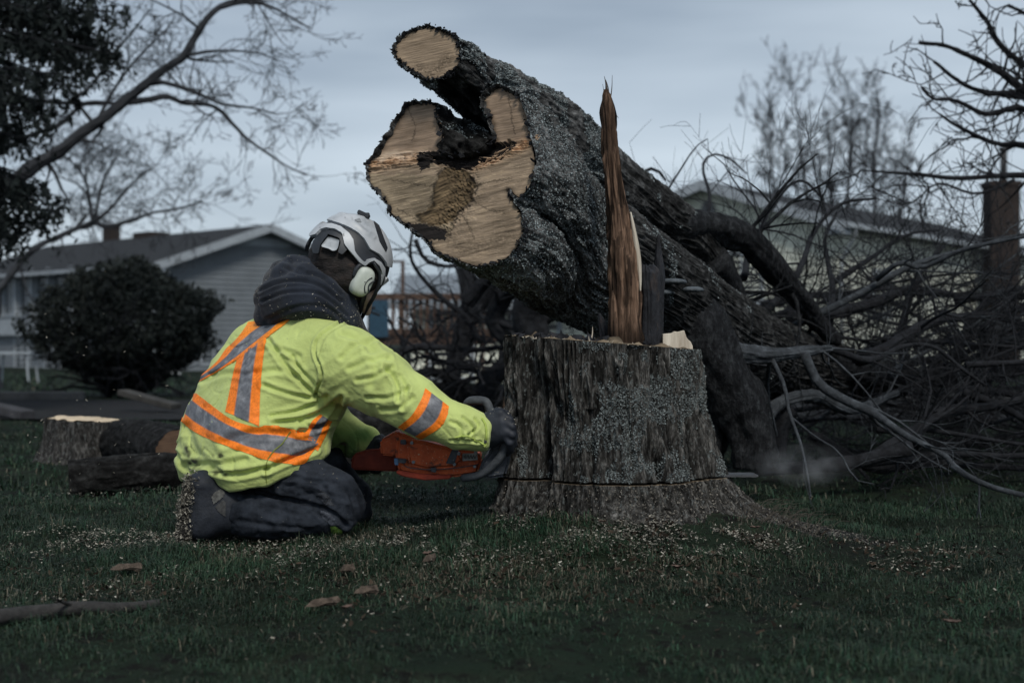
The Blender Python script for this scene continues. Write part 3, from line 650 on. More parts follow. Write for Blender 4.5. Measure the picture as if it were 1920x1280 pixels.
def col_main(q, V):
    w = wob(q, 5, .08, 410); wf = wob(q, 2.5, .35, 415); base = np.array([.285, .214, .150]); n1 = fb(q3(q, .012, .16, -.22), 4, 420)[..., None]; n2 = vn(q3(q, .03, .9, -.2), 425)[..., None]; n3_ = fb(q3(q, .02, .02), 3, 427)[..., None]
    c = base * (1 + .42 * n1 + .16 * n2 + .28 * n3_)
    c = np.where((vn(q3(q, .02, .25, -.3), 431) > .38)[..., None], c * .72, c)
    c = np.where((vn(q3(q, .25, .6), 432) > .62)[..., None], c * 1.25, c)
    ly = ledge_y(q[..., 0]); up = (w[..., 1] < ly - 8)[..., None]; c = np.where(up, np.array([.25, .182, .13]) * (1 + .3 * n1 + .15 * n2), c)
    grey = inpoly(w, [(690, 325), (860, 330), (845, 440), (740, 415), (700, 350)])[..., None]; c = np.where(grey, c * [.92, .95, .92], c)
    fresh = np.exp(-(((q[..., 1] - ly + 8) / 12) ** 2))[..., None] * ((q[..., 0] < 800) | (q[..., 0] > 880))[..., None]
    fib = vn(q3(q, .06, .8, -.1), 440)[..., None]; c = c * (1 - fresh) + np.array([.52, .33, .20]) * (1 + .45 * fib) * fresh
    pal = np.exp(-(dpoly(w, np.array([(700, 296), (750, 290), (790, 284)], float)) / 7) ** 2)[..., None]; c = c * (1 - pal) + np.array([.60, .46, .34]) * pal
    core = inpoly(wf, [(838, 308), (880, 322), (892, 345), (885, 372), (862, 392), (845, 415), (815, 424), (790, 415), (782, 402), (800, 395), (812, 380), (815, 350), (825, 325)])[..., None]
    c = np.where(core, np.array([.12, .084, .048]) * (1 + .5 * vn(q3(q, .28, .05, 1.1), 441)[..., None] + .35 * vn(q3(q, .06, .06), 447)[..., None]), c)
    ringd = dpoly(w, np.array([(782, 402), (800, 395), (812, 380), (813, 350), (822, 325), (838, 308)], float)); ring2 = dpoly(w, np.array([(870, 322), (893, 346), (887, 374), (864, 394), (848, 418), (842, 440), (826, 428), (790, 416), (782, 402)], float))
    c = c * (1 - .82 * np.exp(-(np.minimum(ringd, ring2) / 4.5) ** 2) * np.clip(.75 + .6 * vn(q3(q, .12, .12), 442), .2, 1))[..., None]
    hair = vn(q3(q, .55, .06, 1.1), 445); c = np.where(core | (np.minimum(ringd, ring2) < 7)[..., None], c * (1 + .55 * hair[..., None]), c)
    low = np.exp(-((dpoly(wf, np.array([(840, 445), (870, 470), (930, 455), (965, 440)], float)) / 14) ** 2)); c = c * (1 - .28 * low * (vn(q3(q, .3, .5), 446) > 0))[..., None]
    for cr_ in ([(893, 345), (925, 340), (960, 335)], [(887, 374), (915, 392), (945, 398)], [(815, 350), (775, 345), (735, 338)], [(790, 416), (765, 402), (745, 392)], [(864, 394), (880, 425), (890, 450)], [(760, 200), (775, 235), (768, 262)], [(950, 175), (955, 215), (962, 250)]):
        dd = dpoly(wf, smooth_path(np.array(cr_, float), 8)); c = c * (1 - .55 * np.exp(-(dd / 1.3) ** 2))[..., None]
    sap = dpoly(wob(q, 3, .1, 448), np.array(MAIN, float), closed=True); c = c * (1 + .16 * np.exp(-((sap - 13) / 7) ** 2) - .45 * np.exp(-(sap / 4.5) ** 2))[..., None]
    blk = inpoly(wf, [(780, 285), (810, 280), (835, 290), (880, 285), (930, 265), (965, 262), (958, 278), (930, 300), (900, 300), (870, 312), (850, 315), (820, 302), (790, 322), (782, 305)]) | inpoly(wf, [(740, 415), (790, 420), (835, 430), (835, 450), (800, 450), (770, 432)])
    c = np.where(blk[..., None], np.array([.018, .015, .014]) * (1 + .6 * n2), c)
    crev = dpoly(wf, np.array([(953, 356), (962, 375), (975, 392)], float)); c = c * (1 - .9 * np.exp(-(crev / 4) ** 2))[..., None]
    return np.clip(c, .004, .8)
face('butt_cut', MAIN, F0 + AX * .004, AX, col_main, dep_main)
def col_limb(q, V):
    wf = wob(q, 2, .3, 450); n1 = fb(q3(q, .015, .2, -.25), 4, 451)[..., None]; n2 = vn(q3(q, .03, 1.0, -.25), 452)[..., None]
    c = np.array([.28, .21, .147]) * (1 + .35 * n1 + .15 * n2)
    d = np.clip(1 - dpoly(wf, np.array([(783, 128), (808, 140), (828, 125), (838, 110)], float)) / 16, 0, 1)[..., None]
    sap = dpoly(wf, np.array(LIMB, float), closed=True); c = c * (1 + .15 * np.exp(-((sap - 10) / 6) ** 2) - .4 * np.exp(-(sap / 3.5) ** 2))[..., None]
    return np.clip(c * (1 - .5 * d * (vn(q3(q, .4, .4), 453)[..., None] < .2)), .01, .8)
face('limb_cut', LIMB, F1 + N1 * .004, N1, col_limb, lambda q: .0008 * vn(q3(q, .05, .6, -.22), 404))
# torn fibres along the ledge
mb = MB(); r = np.random.default_rng(12)
for i in range(230):
    left = r.random() < .6; x = 705 + 95 * r.random() if left else 885 + 115 * r.random(); y = ledge_y(x) - 2 - 20 * r.random()
    b = plane_pt(x, y, F0, AX) + AX * .022; d = nrm(np.array([.8, -.25, .15]) + r.normal(size=3) * .25) * (.01 + .04 * r.random()); d = d - AX * .012
    w_ = .0012 + .0025 * r.random(); mb.tube([b - d * .5, b, b + d * .5 + r.normal(size=3) * .003], [w_ * .4, w_, w_ * .2], 4, c=np.array([.55, .38, .25]) * (.6 + .6 * r.random()))
tag(mb.build('torn_fibres', mk('torn_fibre_wood', [(.3, (.8,) * 3), (.7, (1.1,) * 3)], attr=True, rough=.9), tree), kind='stuff')
# bark crumbs and twigs on the rim
mb = MB()
rim = np.vstack([plane_pt(*close_resample(MAIN, 500, 1.5, 3).T), plane_pt(*close_resample(LIMB, 260, 1.5, 3).T, c0=F1, n=N1)])
for i in range(420):
    p = rim[r.integers(len(rim))]; s = .002 + .006 * r.random() ** 2; mb.box(p + r.normal(size=3) * .004, (s, s * .6, s * .8), nrm(r.normal(size=(3, 3))))
tag(mb.build('bark_crumbs', m_branch, tree), kind='stuff')
# hollow lining: the charred inside of the rotten butt
# bracket fungi on the shaded flank of the trunk
m_fungus = mk('bracket_fungus_skin', [(.3, (.04, .048, .056)), (.7, (.11, .125, .14))], scale=40, rough=.8, bump=.6)
for (px_, py_, r_) in ((1262, 528, .052), (1300, 543, .040), (1246, 548, .03)):
    c = P(px_, py_, 4.98); mb = MB(); th = np.linspace(0, math.pi * 2, 40, endpoint=False); rings = []
    for (f, z) in ((.02, .010), (.5, .011), (.85, .007), (1, .0), (.9, -.006), (.02, -.009)): rings.append(np.stack([c[0] + r_ * f * np.cos(th), c[1] + r_ * f * np.sin(th) * 1.1 + .02, c[2] + z + 0 * th], -1))
    mb.add(np.vstack(rings), grid_faces(6, 40)); mb.build('bracket_fungus', m_fungus, tree, smooth=True)
# ---------------------------------------------------------------- branches of the felled crown
def branch_mesh(mb, pts, r0, r1, nseg=10, n=None, rough=.12, seed=0, bend=0):
    p = np.array(pts, float); L_ = np.linalg.norm(np.diff(p, axis=0), axis=1).sum(); n = n or max(6, int(L_ / .05)); C = smooth_path(p, n)
    s = np.linspace(0, L_, n); rr = np.interp(s / L_, [0, 1], [r0, r1]); C = C + np.stack([vn(np.stack([s * 3.1, s * 0 + seed, s * 0 + k], -1), seed) for k in range(3)], -1) * (.25 * rr + .006)[:, None]
    rr = rr * (1 + rough * vn(np.stack([s * 9, s * 0, s * 0 + seed], -1), seed + 3))
    if r0 > .028:      # thick limbs get real bark relief
        n2 = min(260, int(L_ / .012)); C2 = smooth_path(C, n2); r2 = np.interp(np.linspace(0, 1, n2), np.linspace(0, 1, n), rr); t, u, v = frames(C2); m = 56; an = np.linspace(0, 2 * math.pi, m, endpoint=False); S = np.linspace(0, L_, n2)[:, None] + 0 * an
        x3 = np.stack([np.cos(an) * 1.3 + 0 * S, np.sin(an) * 1.3 + 0 * S, S * 3], -1); A = an[None] * .06 + 0 * S; A = np.where(an[None] > math.pi, .38 - A, A)
        rad = r2[:, None] * (1 + .14 * vn(x3, seed) + .10 * vn(x3 * [2, 2, 3] + 9, seed + 1)) + .010 * (bark_h(None, S, A * 2, seed) - .5)
        G = C2[:, None] + rad[..., None] * (np.cos(an)[None, :, None] * u[:, None] + np.sin(an)[None, :, None] * v[:, None]); k = n2 * m
        mb.add(np.vstack([G.reshape(-1, 3), C2[0], C2[-1]]), grid_faces(n2, m), [(k, (j + 1) % m, j) for j in range(m)] + [(k + 1, k - m + j, k - m + (j + 1) % m) for j in range(m)])
    else: mb.tube(C, rr, nseg)
    return C, rr
def twiggy(mb, start, d, L_, r0, depth, r, droop=0.0, nseg=5, spread=.7, curl=.35, taper=.35, kids=(2, 5), up=0.0, minr=.0012):
    n = max(4, int(L_ / .07)) if L_ < 1.6 else 22; p = np.zeros((n, 3)); p[0] = start; st = L_ / (n - 1); d = nrm(d); cv = r.normal(size=3) * curl
    for i in range(1, n):
        d = nrm(d + cv * st / L_ * 1.3 + r.normal(size=3) * curl * .33 + np.array([0, 0, up - droop]) * st); p[i] = p[i - 1] + d * st
    rr = np.linspace(r0, max(r0 * taper, minr * .7), n); mb.tube(p, rr, nseg if depth > 0 else 4, cap=False)
    if depth <= 0: return
    for k in range(r.integers(*kids)):
        i = r.integers(max(1, n // 4), n); t = nrm(p[i] - p[i - 1]); dd = nrm(t + nrm(r.normal(size=3)) * spread * (.6 + .8 * r.random()))
        twiggy(mb, p[i], dd, L_ * (.35 + .35 * r.random()), max(rr[i] * .62, minr), depth - 1, r, droop, 4, spread, curl, taper, kids, up, minr)
def guided(name, px, r0, r1, mat, seed, nseg=12, kids=0, depth=2, kl=.5, up=.2):
    mat = m_limb if r0 > .04 and mat is m_branch else mat
    mb = MB(); C, rr = branch_mesh(mb, PP(px), r0, r1, nseg, seed=seed); r = np.random.default_rng(seed)
    for k in range(kids):
        i = r.integers(len(C) // 5, len(C)); t = nrm(C[i] - C[i - 1]); twiggy(mb, C[i], nrm(t + r.normal(size=3) * .8), kl * (.4 + .8 * r.random()), min(rr[i] * .4, .011), depth, r, up=up, curl=.32)
    o = mb.build(name, mat, tree, smooth=True); return o
B = [  # (pixels+depth, r0, r1, material, side shoots)
 ([(1230, 405, 5.75), (1330, 432, 5.95), (1398, 456, 6.1), (1435, 492, 6.2), (1480, 545, 6.35), (1530, 600, 6.5), (1570, 640, 6.6)], .085, .035, m_branch, 6),
 ([(1330, 480, 5.95), (1360, 530, 6.05), (1384, 575, 6.1), (1420, 610, 6.2)], .085, .05, m_branch, 3),
 ([(1270, 590, 5.4), (1330, 660, 5.45), (1375, 740, 5.5), (1405, 820, 5.5), (1410, 880, 5.5)], .13, .075, m_branch, 0),
 ([(1240, 620, 5.5), (1290, 700, 5.6), (1310, 790, 5.6), (1300, 880, 5.6)], .12, .10, m_branch, 0),
 ([(1320, 600, 5.6), (1355, 640, 5.5), (1385, 662, 5.45), (1440, 668, 5.5), (1500, 664, 5.6), (1560, 655, 5.7)], .045, .012, m_pale_branch, 4),
 ([(1510, 668, 5.6), (1535, 720, 5.6), (1580, 748, 5.55), (1640, 775, 5.5), (1700, 815, 5.4), (1770, 850, 5.3), (1800, 880, 5.25), (1860, 908, 5.2), (1925, 925, 5.15)], .020, .009, m_pale_branch, 5),
 ([(1443, 668, 5.5), (1470, 725, 5.45), (1480, 770, 5.4), (1502, 830, 5.3), (1512, 880, 5.2), (1520, 935, 5.1)], .008, .0035, m_pale_branch, 1),
 ([(1482, 780, 5.4), (1530, 820, 5.3), (1575, 850, 5.2), (1605, 900, 5.1), (1640, 910, 5.05)], .005, .002, m_pale_branch, 1),
 ([(1452, 860, 6.0), (1440, 820, 6.0), (1438, 780, 6.0), (1465, 748, 6.05), (1530, 738, 6.1), (1600, 765, 6.2), (1680, 740, 6.4)], .029, .014, m_pale_branch, 4),
 ([(1480, 760, 6.1), (1460, 790, 6.1), (1458, 860, 6.1)], .04, .03, m_branch, 0),
 ([(1560, 655, 5.8), (1630, 675, 5.9), (1700, 645, 6.1), (1750, 648, 6.2), (1800, 685, 6.2), (1850, 720, 6.2)], .016, .006, m_branch, 4),
 ([(1480, 590, 6.6), (1560, 585, 6.8), (1640, 565, 7.0), (1700, 545, 7.2), (1800, 552, 7.4), (1930, 560, 7.6)], .030, .012, m_branch, 7),
 ([(1600, 680, 6.3), (1640, 665, 6.2), (1690, 630, 6.3), (1760, 600, 6.5), (1850, 590, 6.8), (1930, 610, 7.0)], .030, .010, m_branch, 6),
 ([(1450, 665, 6.4), (1560, 690, 6.8), (1700, 705, 7.2), (1830, 700, 7.6), (1960, 690, 8)], .08, .03, m_branch, 6),
 ([(1420, 880, 6.0), (1540, 870, 5.9), (1620, 862, 5.9), (1710, 845, 5.9)], .026, .034, m_branch, 2),
 ([(1560, 870, 6.2), (1700, 862, 6.3), (1800, 855, 6.4), (1950, 850, 6.5)], .022, .012, m_branch, 2),
 ([(1640, 860, 6.0), (1700, 815, 6.1), (1770, 770, 6.3), (1860, 760, 6.5), (1960, 740, 6.7)], .03, .015, m_branch, 4),
 ([(1560, 530, 7.2), (1640, 480, 7.5), (1700, 440, 7.8), (1760, 430, 8.0)], .016, .006, m_branch, 6),
 ([(1640, 520, 6.5), (1685, 490, 6.4), (1730, 500, 6.4), (1800, 470, 6.3), (1880, 455, 6.2), (1950, 440, 6.1)], .014, .006, m_pale_branch, 4),
 ([(1325, 420, 8.5), (1330, 370, 8.6), (1318, 325, 8.7), (1322, 300, 8.7), (1345, 288, 8.7), (1375, 300, 8.7), (1400, 325, 8.8)], .013, .004, m_branch, 3),
 ([(1240, 420, 7.5), (1232, 380, 7.6), (1215, 340, 7.7), (1205, 322, 7.8), (1230, 318, 7.8), (1250, 340, 7.8)], .022, .006, m_branch, 4),
 ([(1390, 520, 6.3), (1410, 470, 6.6), (1440, 400, 7.0), (1480, 350, 7.4), (1510, 340, 7.6), (1540, 370, 7.6)], .018, .006, m_branch, 6),
 ([(1440, 590, 6.5), (1500, 500, 6.8), (1530, 430, 7.1), (1580, 380, 7.3), (1640, 370, 7.5)], .018, .006, m_branch, 6),
 ([(1550, 620, 6.8), (1560, 540, 7.0), (1545, 450, 7.2), (1570, 400, 7.3)], .022, .006, m_branch, 6),
 ([(1700, 700, 7.5), (1690, 620, 7.6), (1720, 520, 7.7), (1770, 460, 7.8)], .03, .008, m_branch, 7),
 ([(1780, 720, 7), (1800, 640, 7), (1850, 560, 7.1), (1900, 540, 7.2)], .028, .01, m_branch, 6),
]
for k, (px_, a, b, m, kd) in enumerate(B): guided('branch', px_, a, b, m, 500 + k, kids=kd)
r = np.random.default_rng(77)
for k in range(52):
    x = 1370 + 520 * r.random(); y = 560 + 300 * r.random(); Y = 6.2 + 3.0 * r.random(); s = P(x, y, Y)
    d = nrm(np.array([.9 + .4 * r.random(), (r.random() - .4) * .9, (r.random() - .45) * .9])); L_ = .7 + 1.1 * r.random()
    pts = [s]; cv = r.normal(size=3) * .3
    for i in range(5): d = nrm(d + cv * .3 + r.normal(size=3) * .12); pts.append(pts[-1] + d * L_ / 5)
    pts = np.array(pts); pts[:, 2] = np.maximum(pts[:, 2], .05); mb = MB(); C, rr = branch_mesh(mb, pts, .008 + .022 * r.random() ** 2, .004, 8, seed=700 + k)
    for j in range(5):
        i = r.integers(2, len(C)); twiggy(mb, C[i], nrm(C[i] - C[i - 1] + r.normal(size=3) * .8), .5 * (.5 + r.random()), rr[i] * .45, 2, r, up=.15, curl=.3, kids=(3, 6))
    mb.build('branch', m_pale_branch if r.random() < .3 else m_branch, tree, smooth=True)
mb = MB()
for k in range(430):          # fine crown twigs nobody could count
    x = 1200 + 760 * r.random(); top = np.interp(x, [1200, 1330, 1450, 1600, 1750, 1950], [470, 420, 380, 420, 450, 460]); y = top + 130 + (760 - top) * r.random() ** .8; Y = 6.4 + 3.8 * r.random(); s = P(x, y, Y)
    if s[2] < .06: continue
    twiggy(mb, s, nrm([r.normal() * .9 + .3, r.normal() * .6, .3 + r.normal() * .6]), .6 * (.5 + r.random()), .0025 + .004 * r.random(), 2, r, curl=.3, kids=(3, 6))
tag(mb.build('twigs', m_branch, tree, smooth=True), kind='stuff')
settle(tree, (float(P(1420, 860, 5.5)[0]), 5.5, 0.0))
# ---------------------------------------------------------------- WORKER
worker = empty('person'); tag(worker, 'kneeling worker in lime high visibility jacket and white helmet, gripping a chainsaw against the stump', 'person')
RV = np.array([.6, -.8, 0])       # the worker's right hand side
def wide(px, py, Y, w, r, k=.06, ax=RV, r2=None):
    c = P(px, py, Y); return (c - ax * w, c + ax * w, r2 or r, r, k)
def chain(pts, k):
    """pts: (px,py,Y,r)"""
    return [(P(*a[:3]), P(*b[:3]), a[3], b[3], k) for a, b in zip(pts[:-1], pts[1:])]
m_jacket = mk('lime_work_fabric', [(.3, (.86, .86, .84)), (.7, (1.12, 1.12, 1.12))], scale=11, detail=7, rough=.9, bump=.55, bscale=24, bdist=.012, attr=True, spec=.15, sheen=.15)
m_trouser = mk('dark_chainsaw_trousers', [(.34, (.006, .008, .012)), (.64, (.030, .036, .048))], scale=18, detail=8, rough=.85, bump=.6, bscale=28, bdist=.012, spec=.2)
m_hood = mk('charcoal_fleece', [(.3, (.014, .016, .021)), (.7, (.030, .036, .050))], scale=12, detail=7, rough=.95, bump=.5, bscale=500, bdist=.002, spec=.05, sheen=.12)
m_glove = mk('dark_leather_glove', [(.3, (.010, .012, .018)), (.7, (.03, .035, .046))], scale=25, rough=.6, bump=.3, bscale=180, bdist=.002, spec=.35)
m_skin = mk('skin', [(.3, (.36, .25, .19)), (.7, (.48, .36, .29))], scale=20, rough=.55)
m_hair = mk('dark_hair', [(.3, (.008, .007, .007)), (.55, (.026, .021, .020)), (.75, (.065, .045, .04))], scale=22, stretch=(1, 1, 2.5), rough=.7, bump=.9, bscale=90, bdist=.006)
def fold(V, Nn, lines, wd_scale=1.0):
    """creases: (polyline px, half width px, depth m); ridge + valley profile on camera facing verts"""
    q = pix(V); front = sm(-.05, .25, -Nn[:, 1]); d = np.zeros(len(V))
    for pts, wpx, dep in lines:
        pts = smooth_path(np.array(pts, float), 12); x = dpoly(q, pts) / wpx
        d += dep * (np.exp(-x ** 2) * -1.0 + .55 * np.exp(-((x - 1.9) / .9) ** 2))
    return V + Nn * (d * front)[:, None]
# ---- body: one continuous figure under the clothes
bp = [wide(566, 650, 4.53, .13, .075), wide(545, 700, 4.53, .09, .12), wide(490, 775, 4.51, .07, .115), wide(462, 835, 4.48, .07, .11)]
bp += chain([(600, 590, 4.5, .055), (648, 520, 4.46, .058)], .03) + chain([(640, 482, 4.46, .088), (664, 508, 4.48, .080), (678, 546, 4.49, .050)], .03) + chain([(684, 556, 4.45, .024), (688, 584, 4.47, .016)], .02)
bp += chain([(622, 670, 4.34, .07), (770, 762, 4.24, .05), (900, 806, 4.24, .034), (925, 812, 4.24, .03)], .03) + chain([(525, 650, 4.74, .07), (600, 800, 4.72, .045), (690, 826, 4.60, .03)], .03)
bp += chain([(475, 885, 4.42, .07), (630, 935, 4.30, .05), (620, 968, 4.28, .05), (420, 965, 4.33, .045)], .02) + chain([(480, 885, 4.60, .07), (640, 940, 4.64, .05), (640, 965, 4.66, .05), (420, 960, 4.66, .045)], .02)
V, Q = blob(bp, .009); V = relax(V, Q, 2)
mesh_np('body', V, Q, m_skin, worker)
# ---- jacket
jp = [wide(560, 648, 4.52, .15, .098, .08), wide(540, 692, 4.52, .115, .150, .08), wide(512, 735, 4.51, .10, .156, .09), wide(484, 785, 4.50, .105, .156, .09), wide(465, 840, 4.47, .115, .160, .08), wide(452, 872, 4.45, .12, .138, .07)]
jp += [(P(560, 850, 4.36), P(500, 865, 4.34), .075, .09, .07)]
arm = [(612, 672, 4.36, .112), (650, 684, 4.31, .108), (705, 712, 4.27, .096), (765, 754, 4.24, .080), (800, 776, 4.235, .069), (860, 800, 4.235, .056), (900, 810, 4.24, .047), (913, 813, 4.24, .044)]
farm = [(525, 650, 4.74, .10), (590, 760, 4.74, .085), (618, 800, 4.70, .076), (650, 818, 4.65, .062), (688, 826, 4.60, .050)]
nj = len(jp); prims = jp + chain(arm, .035) + chain(farm, .035)
def jmod(G, F):
    q = pix(G)                       # flat hem: cut the lower edge of the jacket along the traced hem line, in depth too
    hx = [300, 335, 350, 372, 400, 430, 500, 560, 600, 640]; hy = [905, 906, 898, 885, 905, 921, 910, 884, 862, 830]
    cut = (q[..., 1] - np.interp(q[..., 0], hx, hy)) / FPX * G[..., 1]
    cut = np.where((q[..., 0] < 650) & (q[..., 1] > 820) & (G[..., 1] < 4.66), cut, -.3)
    Fo = np.maximum(F, cut)
    cuff = (q[..., 0] - 919 + .12 * (q[..., 1] - 810)) / FPX * G[..., 1]; return np.maximum(Fo, cuff)
V, Q = blob(prims, .0050, mod=jmod); V = relax(V, Q, 3)
Nn = vnorm(V, Q)
# soft cloth undulation: stretched along the limbs / across the back
q = pix(V); p = V.copy()
aw = sm(640, 700, q[:, 0]) * sm(840, 820, q[:, 1])
u1 = vn(p * [7, 7, 17], 601); u2 = vn((p @ nrm(np.array([[1, 0, .75], [0, 1, 0], [-.75, 0, 1]])).T) * [26, 9, 7], 602); u3 = vn(p * 22, 603)
u4 = 1 - np.abs(vn((p @ nrm(np.array([[1, 0, .35], [0, 1, 0], [-.35, 0, 1]])).T) * [6, 6, 24] + .6 * vn(p * 9, 606)[:, None], 604)) * 2; u5 = 1 - np.abs(vn((p @ nrm(np.array([[1, 0, .75], [0, 1, 0], [-.75, 0, 1]])).T) * [34, 12, 10] + .6 * vn(p * 9, 607)[:, None], 605)) * 2
V = V + Nn * (.0040 * u1 * (1 - aw) + .0045 * u2 * (.35 + .65 * aw) + .0016 * u3 + .0028 * u4 * (1 - aw) + .0026 * u5 * aw)[:, None]
J = [ # armpit, back, belly and sleeve creases traced from the picture
 ([(598, 745), (570, 720), (540, 690), (505, 640)], 6, .006), ([(600, 735), (572, 705), (548, 668)], 4, .004), ([(612, 742), (575, 745), (530, 735), (495, 722)], 5, .005),
 ([(592, 742), (604, 700), (590, 660), (600, 630), (640, 604)], 3.0, .0055), ([(606, 748), (560, 770), (510, 780)], 5, .005), ([(640, 745), (600, 775), (560, 788), (515, 792)], 6, .007),
 ([(596, 724), (562, 690), (530, 668)], 4, .003), ([(640, 752), (625, 775), (600, 800), (560, 810)], 5, .006), ([(566, 792), (590, 800), (625, 790)], 5, .006),
 ([(500, 880), (540, 862), (590, 842)], 6, .006), ([(395, 880), (440, 890), (500, 878)], 6, .006), ([(345, 870), (400, 872), (460, 862)], 7, .004), ([(330, 850), (350, 880), (380, 890)], 5, .004), ([(350, 800), (370, 850), (410, 880)], 9, .003),
 ([(470, 700), (520, 695), (560, 705)], 6, .003), ([(480, 660), (520, 655), (560, 668)], 6, .003), ([(380, 715), (420, 700), (460, 702)], 6, .003), ([(420, 830), (470, 812), (540, 815)], 9, .004),
 ([(690, 655), (705, 690), (695, 720)], 8, .004), ([(722, 690), (742, 712), (748, 750)], 5, .005), ([(750, 705), (762, 730), (755, 765)], 4.5, .004), ([(735, 690), (700, 706), (670, 712)], 5, .004), ([(765, 728), (730, 745), (690, 745)], 5, .004), ([(775, 745), (745, 765), (715, 768)], 5, .003), ([(640, 625), (680, 640), (712, 668)], 7, .004),
 ([(700, 640), (662, 650), (640, 670)], 6, .0035), ([(728, 672), (690, 676), (655, 690)], 6, .0035),
 ([(845, 790), (862, 800), (866, 822)], 4, .004), ([(868, 782), (885, 800), (888, 825)], 3.5, .004), ([(890, 785), (897, 800), (878, 815)], 3, .005), ([(845, 825), (870, 826), (900, 828)], 3, .003), ([(903, 783), (911, 800), (911, 835)], 2.2, .003)]
w0 = nrm(np.array([[1, 0, .45], [0, 1, 0], [-.45, 0, 1]])).T; z1 = vn((p @ w0) * [5, 6, 15] + .9 * vn(p * 6, 621)[:, None], 622); z2 = vn((p @ nrm(np.array([[1, 0, -.8], [0, 1, 0], [.8, 0, 1]])).T) * [6, 7, 19] + .9 * vn(p * 7, 623)[:, None], 624); mk1 = sm(-.1, .45, vn(p * 6.5, 625)); mk2 = sm(0, .5, vn(p * 7.5, 626))
z3 = vn((p @ nrm(np.array([[1, 0, .75], [0, 1, 0], [-.75, 0, 1]])).T) * [24, 9, 6] + .9 * vn(p * 8, 627)[:, None], 628)
V = V + Nn * (-.0048 * np.exp(-(z1 / .07) ** 2) * mk1 * (1 - aw) - .0042 * np.exp(-(z2 / .07) ** 2) * mk2 * (1 - .6 * aw) - .0046 * np.exp(-(z3 / .08) ** 2) * aw * sm(-.3, .3, vn(p * 8, 629)))[:, None]
V = fold(V, Nn, [(a_, b_ * .8, c_ * 1.8) for a_, b_, c_ in J]); Nn = vnorm(V, Q); q = pix(V)
LIME = np.array([.50, .58, .20]); c = np.tile(LIME, (len(V), 1)) * (1 + .08 * vn(V * 9, 611))[:, None]
grime = np.exp(-((q[:, 0] - 408) / 24) ** 2 - ((q[:, 1] - 888) / 7) ** 2) * 1.1 + .8 * np.exp(-((q[:, 0] - 362) / 12) ** 2 - ((q[:, 1] - 868) / 20) ** 2) + .8 * np.exp(-((q[:, 0] - 350) / 9) ** 2 - ((q[:, 1] - 838) / 14) ** 2) + .9 * np.exp(-((q[:, 0] - 411) / 12) ** 2 - ((q[:, 1] - 853) / 6) ** 2)
grime = np.clip(grime * (.9 + 1.6 * vn(V * [60, 30, 90], 612)) - .25, 0, 1) * (q[:, 1] > 800)
farsl = sm(604, 622, q[:, 0]) * sm(790, 815, q[:, 1]) * (V[:, 1] > 4.5) * (1 - sm(690, 740, q[:, 0])); lower_dark = sm(832, 846, q[:, 1] + 8 * vn(V * 40, 613)) * (q[:, 0] > 790) * .35  # far sleeve and the lower edge of the near sleeve get darker colour
c = c * (1 - .93 * grime)[:, None]; c = c * (1 - np.array([.62, .45, .5]) * (farsl * np.clip(.75 + .5 * vn(V * 25, 615), 0, 1))[:, None]); c = c * (1 - np.array([.45, .3, .4]) * lower_dark[:, None])
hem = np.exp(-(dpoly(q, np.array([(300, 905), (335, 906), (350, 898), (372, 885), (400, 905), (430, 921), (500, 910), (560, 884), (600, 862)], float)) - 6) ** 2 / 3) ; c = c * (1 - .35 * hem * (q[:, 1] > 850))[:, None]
seam = np.exp(-(dpoly(q, smooth_path(np.array([(600, 742), (594, 700), (600, 660), (615, 628), (650, 606)], float), 30)) / 1.4) ** 2); c = c * (1 - .25 * seam)[:, None]
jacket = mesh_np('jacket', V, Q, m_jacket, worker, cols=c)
JV, JQ = V, Q
